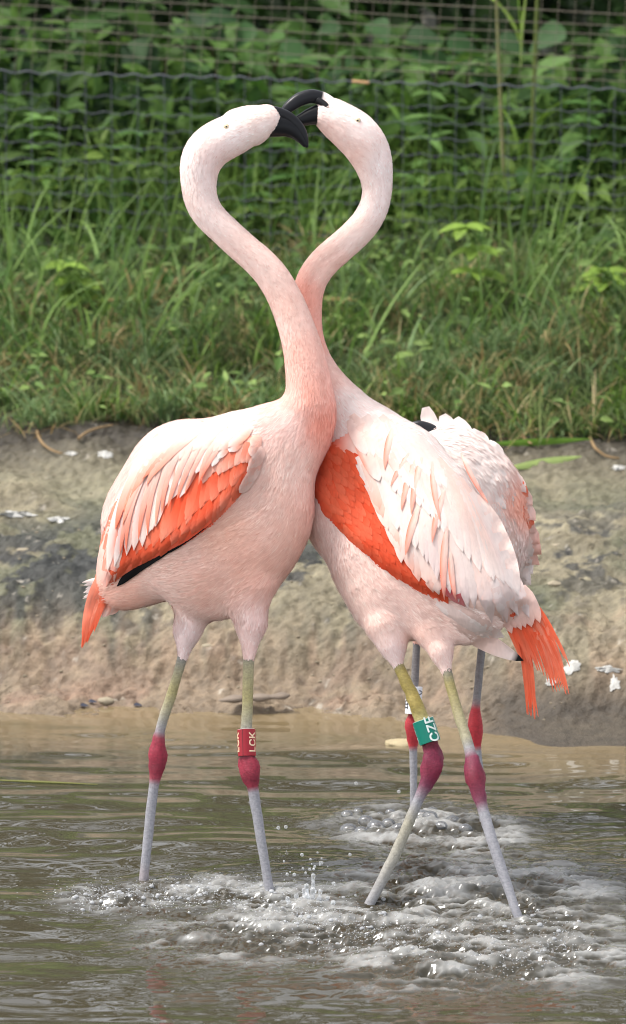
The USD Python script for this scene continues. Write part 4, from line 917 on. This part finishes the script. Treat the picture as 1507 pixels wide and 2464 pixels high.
def weed(name, label, cat, base, height, pairs, ll, lw, colr, seed, lean=(0, 0), group=None, shape=LEAF_W, stemr=0.003, stemc=None, whorl=2, up=0.25):
    r = np.random.default_rng(seed); base = np.array(base, float)
    t = thing(name, label, cat, base, group)
    tt = np.linspace(0, 1, 8)[:, None]
    path = base + tt * np.array([lean[0], lean[1], height]) + np.array([0.02 * r.normal(), 0, 0]) * np.sin(tt * 3)
    obj('stem', tube(path, np.linspace(stemr, stemr * .5, 8), 6), m_leaf, t, col=stemc if stemc is not None else np.asarray(colr) * 0.8)
    for k in range(pairs):
        u = 0.25 + 0.75 * (k + 1) / pairs; p = np.array([np.interp(u, tt[:, 0], path[:, j]) for j in range(3)]); a0 = r.uniform(0, np.pi) if whorl < 4 else r.uniform(0, 1)
        for j in range(whorl):
            a = a0 + 2 * np.pi * j / whorl + r.normal() * .15; el = up + r.normal() * .15
            ax = np.array([[math.cos(a) * math.cos(el), math.sin(a) * math.cos(el), math.sin(el)]])
            s = (1.15 - 0.45 * u) * r.uniform(.85, 1.15)
            v, f, c = leaves(p[None], ax, np.array([[0, -0.3, 1.0]]), np.array([ll * s]), np.array([lw * s]), np.asarray(colr)[None] * r.uniform(.85, 1.15), curl=0.3, shape=shape)
            obj('leaf', (v, f), m_leaf, t, col=c)
    return t

LG = c8(124, 152, 62)
BROAD = np.array([0.1, 0.75, 1.0, 0.9, 0.55, 0.05])
def gpt(px, Y): q = on_depth(px, 600, Y); return np.array([q[0], Y, float(ground_z(q[0], Y, False))])
def to_top(base, py): # height needed for the plant's top to be seen at py
    d = (base - EYE); yv = on_depth(753, py, base[1])[2]; return max(0.05, yv - base[2])
for px, py, sd, lab in ((150, 640, 1, 'light green weed with broad lobed leaves at the left edge of the grass'), (1115, 545, 2, 'light green weed with broad lobed leaves right of the curved necks'), (1460, 655, 3, 'light green broad leaved weed at the far right in front of the fence')):
    b = gpt(px, 3.6)
    weed('broadleaf_weed', lab, 'weed', b, to_top(b, py), 3, 0.085, 0.045, LG, 200 + sd, whorl=6, shape=BROAD, up=0.1)
nett = [(720, 150, 4.35, 'nettle with pale upright leaves above the touching beaks', 5), (100, 285, 4.4, 'tall nettle with drooping leaves at the upper left behind the fence', 6), (1035, 170, 4.4, 'tall narrow leaved weed right of the raised beaks behind the fence', 6),
        (330, 320, 4.35, 'leafy weed behind the fence left of the left bird head', 5), (620, 470, 4.3, 'weed with long leaves seen inside the heart of necks', 4), (740, 420, 4.35, 'pale weed seen in the right half of the heart', 4), (1330, 400, 4.35, 'bushy weed behind the fence at the upper right', 5), (240, 440, 4.3, 'weed behind the fence between the left edge and the left neck', 5), (1000, 430, 4.3, 'weed behind the fence just right of the right neck', 5), (1420, 250, 4.5, 'tall weed near the right edge behind the fence', 6), (40, 420, 4.3, 'weed behind the fence at the left edge of the picture', 5)]
for i, (px, py, Y, lab, pr) in enumerate(nett):
    b = gpt(px, Y)
    weed('tall_weed', lab, 'weed', b, to_top(b, py), pr, 0.085, 0.028, greens(1, c8(66, 100, 46), c8(100, 132, 70))[0], 300 + i, whorl=4, group='tall weeds behind the fence')
# heart-leaved shrubs behind the netting
HEART = np.array([0.25, 0.95, 1.0, 0.72, 0.36, 0.02])
for i, (px, py, lab) in enumerate(((560, 40, 'bramble with large heart shaped leaves at the top centre behind the netting'), (330, 70, 'dark broad leaved bramble at the top left behind the netting'), (800, 60, 'bramble with broad leaves above the raised black beak'), (90, 60, 'dim broad leaved bramble in the top left corner'), (1080, 60, 'dark bramble at the top right of the centre behind the netting'), (1420, 60, 'dim bramble in the top right corner behind the netting'))):
    r = np.random.default_rng(400 + i); b = gpt(px, 5.0); hh = to_top(b, py)
    t = thing('bramble_bush', lab, 'bramble', b, 'brambles behind the netting')
    for s in range(4):
        tt = np.linspace(0, 1, 8)[:, None]
        path = b + tt * np.array([r.normal() * .13, -0.1 - .1 * r.random(), hh * r.uniform(.8, 1.05)])
        obj('stem', tube(path, 0.004, 5), m_leaf, t, col=c8(70, 66, 40))
        for k in range(9):
            p = path[r.integers(2, 8)] + r.normal(size=3) * np.array([.07, .03, .05]); a = r.uniform(0, 2 * np.pi); ln = r.uniform(.06, .11)
            v, f, c = leaves(p[None], np.array([[math.cos(a), -abs(math.sin(a)) * .6, -0.35 + .3 * r.normal()]]), np.array([[0.2 * r.normal(), -.7, .8]]), np.array([ln]), np.array([ln * .75]), greens(1, c8(34, 58, 32), c8(60, 90, 50), r=r), curl=.2, shape=HEART)
            obj('leaf', (v, f), m_leaf, t, col=c)
# tall reed at the upper right
b = gpt(1250, 4.3); t = thing('reed', 'tall reed with a tan stem and arching blades at the upper right', 'reed', b)
hh = to_top(b, -20)
for dx, r0, cc in ((-0.03, 0.006, c8(140, 138, 96)), (0.02, 0.007, c8(110, 122, 66))):
    tt = np.linspace(0, 1, 9)[:, None]
    obj('stem', tube(b + tt * np.array([dx, 0, hh]) + np.array([dx, 0, 0]), np.linspace(r0, r0 * .6, 9), 8), m_leaf, t, col=cc)
for k in range(9):
    z = hh * rng.uniform(.15, .95); a = rng.uniform(0, 2 * np.pi)
    v, f, c = blades((b + [0, 0, z])[None], np.array([a]), np.array([.35]), np.array([rng.uniform(.2, .34)]), np.array([.013]), np.array([1.3]), greens(1, c8(96, 128, 48), c8(140, 165, 74)), seg=9)
    obj('blade', (v, f), m_grass, t, col=c, smooth=False)
# long fallen leaves on the bank at the right
def strap(name, lab, cat, a, b, wdt, colr, sag=0.0, mat=m_grass, lift=0.012):
    a, b = np.array(a), np.array(b); tt = np.linspace(0, 1, 14)[:, None]
    c = a + (b - a) * tt; c[:, 2] += lift + sag * np.sin(np.pi * tt[:, 0])
    wd = wdt * np.clip(np.sin(np.pi * np.clip(tt[:, 0] * .86 + .1, 0, 1)), .08, 1)
    sd = np.array([0, .55, .83])
    V = np.stack([c - sd * wd[:, None] / 2, c + [0, -.002, 0], c + sd * wd[:, None] / 2], 1).reshape(-1, 3)
    return tag(obj(name, (V, grid_faces(14, 3)), mat, col=colr, smooth=False), lab, cat)
def bank(px, py):
    d = P(px, py, 0.0) - EYE; d = d / d[1]
    Ys = np.linspace(1.15, 6, 2500); q = EYE + d * (Ys - EYE[1])[:, None]
    k = np.argmax(q[:, 2] < ground_z(q[:, 0], Ys)); return q[k]
strap('reed_leaf', 'long dark green reed leaf lying along the grass edge at the right', 'leaf', bank(1180, 1082), bank(1425, 1070), 0.017, c8(80, 112, 30))
strap('reed_leaf', 'pale green fallen reed leaf lying on the mud at the right', 'leaf', bank(1225, 1140), bank(1400, 1112), 0.02, c8(150, 168, 100))
strap('floating_leaf', 'thin yellow green leaf floating on the water at the left edge', 'leaf', on_plane(-30, 1882), on_plane(235, 1893), 0.0045, c8(112, 114, 60), lift=0.004)

# ------------------------------------------------------------------ small things on the bank
def rocklet(seed, sx, sy, sz, sub=2):
    m = trimesh.creation.icosphere(sub, 1.0); v = m.vertices
    v = v * (1 + 0.5 * (fb(v[:, 0] * 1.5 + seed, v[:, 1] * 1.5, v[:, 2] * 1.5, 2, seed) - .5))[:, None]
    return v * [sx, sy, sz], m.faces
q = bank(612, 1697)
tt = np.linspace(-1, 1, 24)
pl_ = np.stack([q[0] + tt * 0.066, q[1] - 0.01 + 0.012 * tt, q[2] + 0.014 + 0.006 * tt ** 2 * np.sign(tt)], 1)
v, f = tube(pl_, 0.012 * np.clip(1 - np.abs(tt) ** 14, .3, 1) * (1 + .3 * np.sin(tt * 9)), 10)
v = v + 0.004 * (fb(v[:, 0] * 60, v[:, 1] * 160, v[:, 2] * 160, 3, 9) - .5)[:, None]
v[:, 2] = q[2] + 0.016 + (v[:, 2] - q[2] - 0.014) * 0.5
tag(obj('driftwood', (v, f), m_wood, col=c8(122, 110, 98)), 'flat weathered piece of driftwood at the water edge behind the left bird', 'driftwood')
q = on_plane(965, 1790); v, f = rocklet(3, .03, .03, .008); tag(obj('stone', (v + q, f), m_stone, col=c8(164, 150, 118)), 'flat pale stone in the shallows behind the green banded leg', 'stone')
for i, (px, py, s, lab) in enumerate(((500, 1556, .009, 'small pale stone on the mud between the left bird legs'), (55, 1325, .009, 'pale pebble on the dark mud at the left'), (1340, 1313, .008, 'pale pebble on the bank at the right'), (1335, 1405, .01, 'flat pale pebble on the bank right of the rear bird'), (255, 1687, .012, 'rounded stone at the foot of the bank at the left'), (1225, 1790, .011, 'small grey stone at the shore right of the red knee'))):
    q = bank(px, py); v, f = rocklet(20 + i, s * 1.4, s, s * .6)
    tag(obj('pebble', (v + q, f), m_stone, col=c8(150, 139, 118)), lab, 'pebble')
r = np.random.default_rng(77); parts = []
for i in range(240):
    q = bank(r.uniform(-60, 1570), r.uniform(1120, 1740)); s = r.uniform(.001, .0035)
    v, f = rocklet(i, s * 1.4, s, s * .7, 1); parts.append((v + q, f))
tag(obj('gravel', join(parts), m_stone, col=c8(128, 117, 98)), 'grit and tiny stones scattered over the mud bank', 'gravel', kind='stuff')
def splat(px, py, rx, ry, lab, seed):
    r = np.random.default_rng(seed); n = 26
    ring_ = []; a = np.linspace(0, 2 * np.pi, n, endpoint=False)
    rr = 0.25 + 1.3 * fb(np.cos(a) * 3.5 + seed, np.sin(a) * 3.5, 0, 3, seed) ** 1.2
    pts = [bank(px, py)]
    for fr in (.5, 1):
        for k in range(n): pts.append(bank(px + rx * fr * rr[k] * math.cos(a[k]), py + ry * fr * rr[k] * math.sin(a[k])))
    pts = np.array(pts); pts[:n + 1, 2] += .004; pts[n + 1:, 2] += .001; pts[:, 1] -= .002
    f = [[0, 1 + k, 1 + (k + 1) % n] for k in range(n)]
    for k in range(n):
        k2 = (k + 1) % n; f += [[1 + k, 1 + n + k, 1 + n + k2], [1 + k, 1 + n + k2, 1 + k2]]
    tag(obj('dropping', (pts, np.array(f)), m_white, col=c8(186, 184, 178)), lab, 'bird dropping')
for i, s in enumerate(((40, 1238, 48, 9, 'long white dropping streak on the mud at the left edge'), (140, 1250, 30, 8, 'white dropping on the mud left of the left bird tail'), (252, 1094, 22, 9, 'white dropping at the edge of the grass on the left'), (172, 1092, 16, 5, 'small white dropping by the dry roots on the left'), (1378, 1605, 26, 20, 'white dropping on the bank right of the orange tail'), (1330, 1640, 18, 10, 'white dropping low on the bank beside the orange tail tip'), (1462, 1612, 40, 9, 'white dropping on the bank edge at the far right'), (1478, 1645, 15, 20, 'white dropping running down the bank at the far right'), (1490, 1126, 20, 6, 'white dropping near the grass at the right edge'))):
    splat(*s, seed=500 + i)
for i, (px, py, lab) in enumerate(((213, 1694, 'small dark blue grey leaf on the wet mud at the left, the upper one'), (193, 1703, 'flat dark leaf at the waterline at the left'), (322, 1702, 'tiny dark leaf on the wet mud left of the first leg'))):
    q = bank(px, py); v, f, c = leaves((q + [0, 0, .004])[None], np.array([[1., .4, .1]]), np.array([[0, -.5, 1.]]), np.array([.018]), np.array([.012]), c8(74, 76, 88)[None])
    tag(obj('fallen_leaf', (v, f), m_leaf, col=c), lab, 'leaf')
for i, (pts, lab) in enumerate(((((90, 1045), (100, 1070), (125, 1090), (150, 1098)), 'tan dry root curling over the mud edge at the left'), (((190, 1062), (215, 1045), (245, 1035), (272, 1030)), 'tan dry root lying below the grass left of the left bird'), (((1420, 1060), (1432, 1085), (1460, 1105), (1490, 1110)), 'tan dry root curling out of the grass at the right'), (((1250, 1040), (1262, 1062), (1280, 1075)), 'short dry root below the grass right of the rear bird'))):
    pp = np.array([bank(*p) for p in pts]); pp[:, 2] += .008; pp[:, 1] -= .01
    s = np.linspace(0, 1, len(pp)); ss = np.linspace(0, 1, 14); q = np.stack([PchipInterpolator(s, pp[:, k])(ss) for k in range(3)], 1)
    tag(obj('dry_root', tube(q, np.linspace(.0035, .002, 14), 7), m_wood, col=c8(138, 114, 82)), lab, 'root')
q = on_depth(868, 197, FY - .01); t = np.linspace(-1, 1, 6)[:, None]
tag(obj('twig', tube(q + t * np.array([.02, 0, -.002]), .0035, 7), m_wood, col=c8(190, 150, 112)), 'short tan twig caught on the top wire right of the raised beak', 'twig')
for i, (x0, y0, x1, y1, Y, lab) in enumerate(((170, 738, 290, 718, 3.6, 'dry straw stalk lying in the grass at the left'), (1100, 665, 1185, 645, 3.7, 'dry straw stalk in the grass right of the necks'), (770, 718, 860, 722, 3.6, 'dry straw stalk just right of the crossed necks'))):
    tag(obj('straw_stalk', tube(np.linspace(on_depth(x0, y0, Y), on_depth(x1, y1, Y), 6), .003, 6), m_wood, col=c8(180, 156, 104)), lab, 'straw')

# ------------------------------------------------------------------ foam, bubbles and splash
m_bubble = usdkit.material(stage, L('bubble_look'), {'f': ('fresnel', {'IOR': 1.55}), 't': ('transparent_bsdf', {}), 'g': ('glossy_bsdf', {'roughness': 0.04, 'color': (1, 1, 1)}), 'd': ('diffuse_bsdf', {'color': (0.7, 0.71, 0.73)}),
    'm1': ('mix_closure', {}), 'm2': ('mix_closure', {'fac': 0.3})}, [('f.fac', 'm1.fac'), ('t.BSDF', 'm1.closure1'), ('g.BSDF', 'm1.closure2'), ('m1.closure', 'm2.closure1'), ('d.BSDF', 'm2.closure2')], surface='m2.closure')
m_clear = usdkit.material(stage, L('clear_bubble_look'), {'f': ('fresnel', {'IOR': 1.55}), 't': ('transparent_bsdf', {}), 'g': ('glossy_bsdf', {'roughness': 0.04, 'color': (1, 1, 1)}), 'd': ('diffuse_bsdf', {'color': (0.7, 0.71, 0.73)}),
    'm1': ('mix_closure', {}), 'm2': ('mix_closure', {'fac': 0.07})}, [('f.fac', 'm1.fac'), ('t.BSDF', 'm1.closure1'), ('g.BSDF', 'm1.closure2'), ('m1.closure', 'm2.closure1'), ('d.BSDF', 'm2.closure2')], surface='m2.closure')
m_splash = usdkit.material(stage, L('splash_look'), {'p': ('principled_bsdf', {'base_color': (0.9, 0.92, 0.94), 'roughness': 0.04, 'transmission_weight': 0.85, 'ior': 1.33})}, surface='p.BSDF')
r = np.random.default_rng(91); parts = []
cl_ = [(235, 2150, 45, 22, 60), (300, 2160, 110, 26, 150), (420, 2150, 120, 26, 120), (560, 2150, 110, 26, 110), (690, 2200, 120, 40, 170), (830, 2240, 150, 45, 170), (960, 2260, 120, 40, 110), (1250, 2325, 90, 26, 70), (1350, 2285, 50, 20, 50), (1110, 2290, 150, 50, 100), (1300, 2240, 90, 30, 60)]
for px, py, sx, sy, n in cl_:
    for k in range(int(n * 5.0)):
        q = on_plane(px + r.normal() * sx * .75, py + r.normal() * sy * .75); s = r.uniform(.0004, .0013) if r.random() < .965 else r.uniform(.0013, .0042)
        z = float(water_z(q[0], q[1])[0])
        m = trimesh.creation.icosphere(2 if s > .004 else 1, s); parts.append((m.vertices * [1, 1, .75] + [q[0], q[1], z + s * .1], m.faces))
tag(obj('foam', join(parts), m_bubble), 'white bubbly foam churned up around the wading legs', 'foam', kind='stuff')
big = [(835, 1955, 16), (862, 1945, 12), (880, 1965, 20), (840, 1985, 24), (940, 1942, 14), (1040, 1945, 17), (1015, 1965, 26), (1035, 1975, 20), (985, 1975, 22), (905, 1988, 24), (935, 1975, 18), (870, 2000, 18), (1090, 1975, 18), (1120, 1990, 18), (1062, 1995, 16), (960, 1998, 20), (915, 1950, 10), (900, 1968, 13)]
for i, (px, py, rad) in enumerate(big):
    q = on_plane(px, py + 6); s = rad * S * 1.0; z = float(water_z(q[0], q[1])[0])
    m = trimesh.creation.icosphere(3, s); v = m.vertices; k = v[:, 2] > -.35 * s
    tag(obj('bubble', (v * [1, 1, .8] + [q[0], q[1], z], m.faces), m_clear), 'clear round bubble in the froth at the feet of the bird behind', 'bubble', 'bubbles behind the green banded leg')
wsp = wl(740, 2175)
sp = thing('splash', 'clear splash of water leaping up between the two birds legs', 'splash', P(740, 2175, wsp))
fs = Field((580, 2040, wsp - 110), (890, 2260, wsp + 110), 1.8)
for px, h_, lean, ra in ((752, 92, 2, 6.5), (741, 66, -3, 7), (764, 52, 7, 6), (722, 40, -8, 7), (702, 34, -10, 6), (775, 36, 14, 5.5), (733, 54, 0, 8), (688, 26, -8, 6), (795, 24, 10, 5)):
    w0 = wsp + r.normal() * 14
    h_ *= .95; ra *= 1.0
    fs.cone((px, 2206, w0), (px + lean * .5, 2196 - h_ * .55, w0), ra + 5, ra * .7, 8)
    fs.cone((px + lean * .5, 2196 - h_ * .55, w0), (px + lean, 2196 - h_, w0), ra * .7, ra * .6, 6)
    fs.ball(px + lean, 2196 - h_ - 2, w0, ra * .8, 1.0, 5)
    fs.ball(px + lean * .6, 2196 - h_ * .62, w0 - 3, ra * .95, 1.0, 5)
for k in range(46): fs.ball(735 + r.normal() * 46, 2200 + r.normal() * 9, wsp + r.normal() * 25, r.uniform(4, 11), 1.0, 8)
fs.roughen(3, 7, 5); fs.done()
obj('water_sheet', (P(*fs.v.T), fs.f), m_splash, sp)
for k in range(34):
    px, py = 745 + r.normal() * 45, 2110 + r.normal() * 34; s = r.uniform(1.2, 4.2) * S
    m = trimesh.creation.icosphere(2, s); obj('droplet', (m.vertices + P(px, py, wsp + r.normal() * 40), m.faces), m_splash, sp)
for i, (px, py) in enumerate(((688, 1990), (670, 1992), (857, 1885), (960, 1905))):
    q = P(px, py, wl(px, py + 40)); m = trimesh.creation.icosphere(2, 4.5 * S); obj('droplet', (m.vertices + q, m.faces), m_splash, sp)
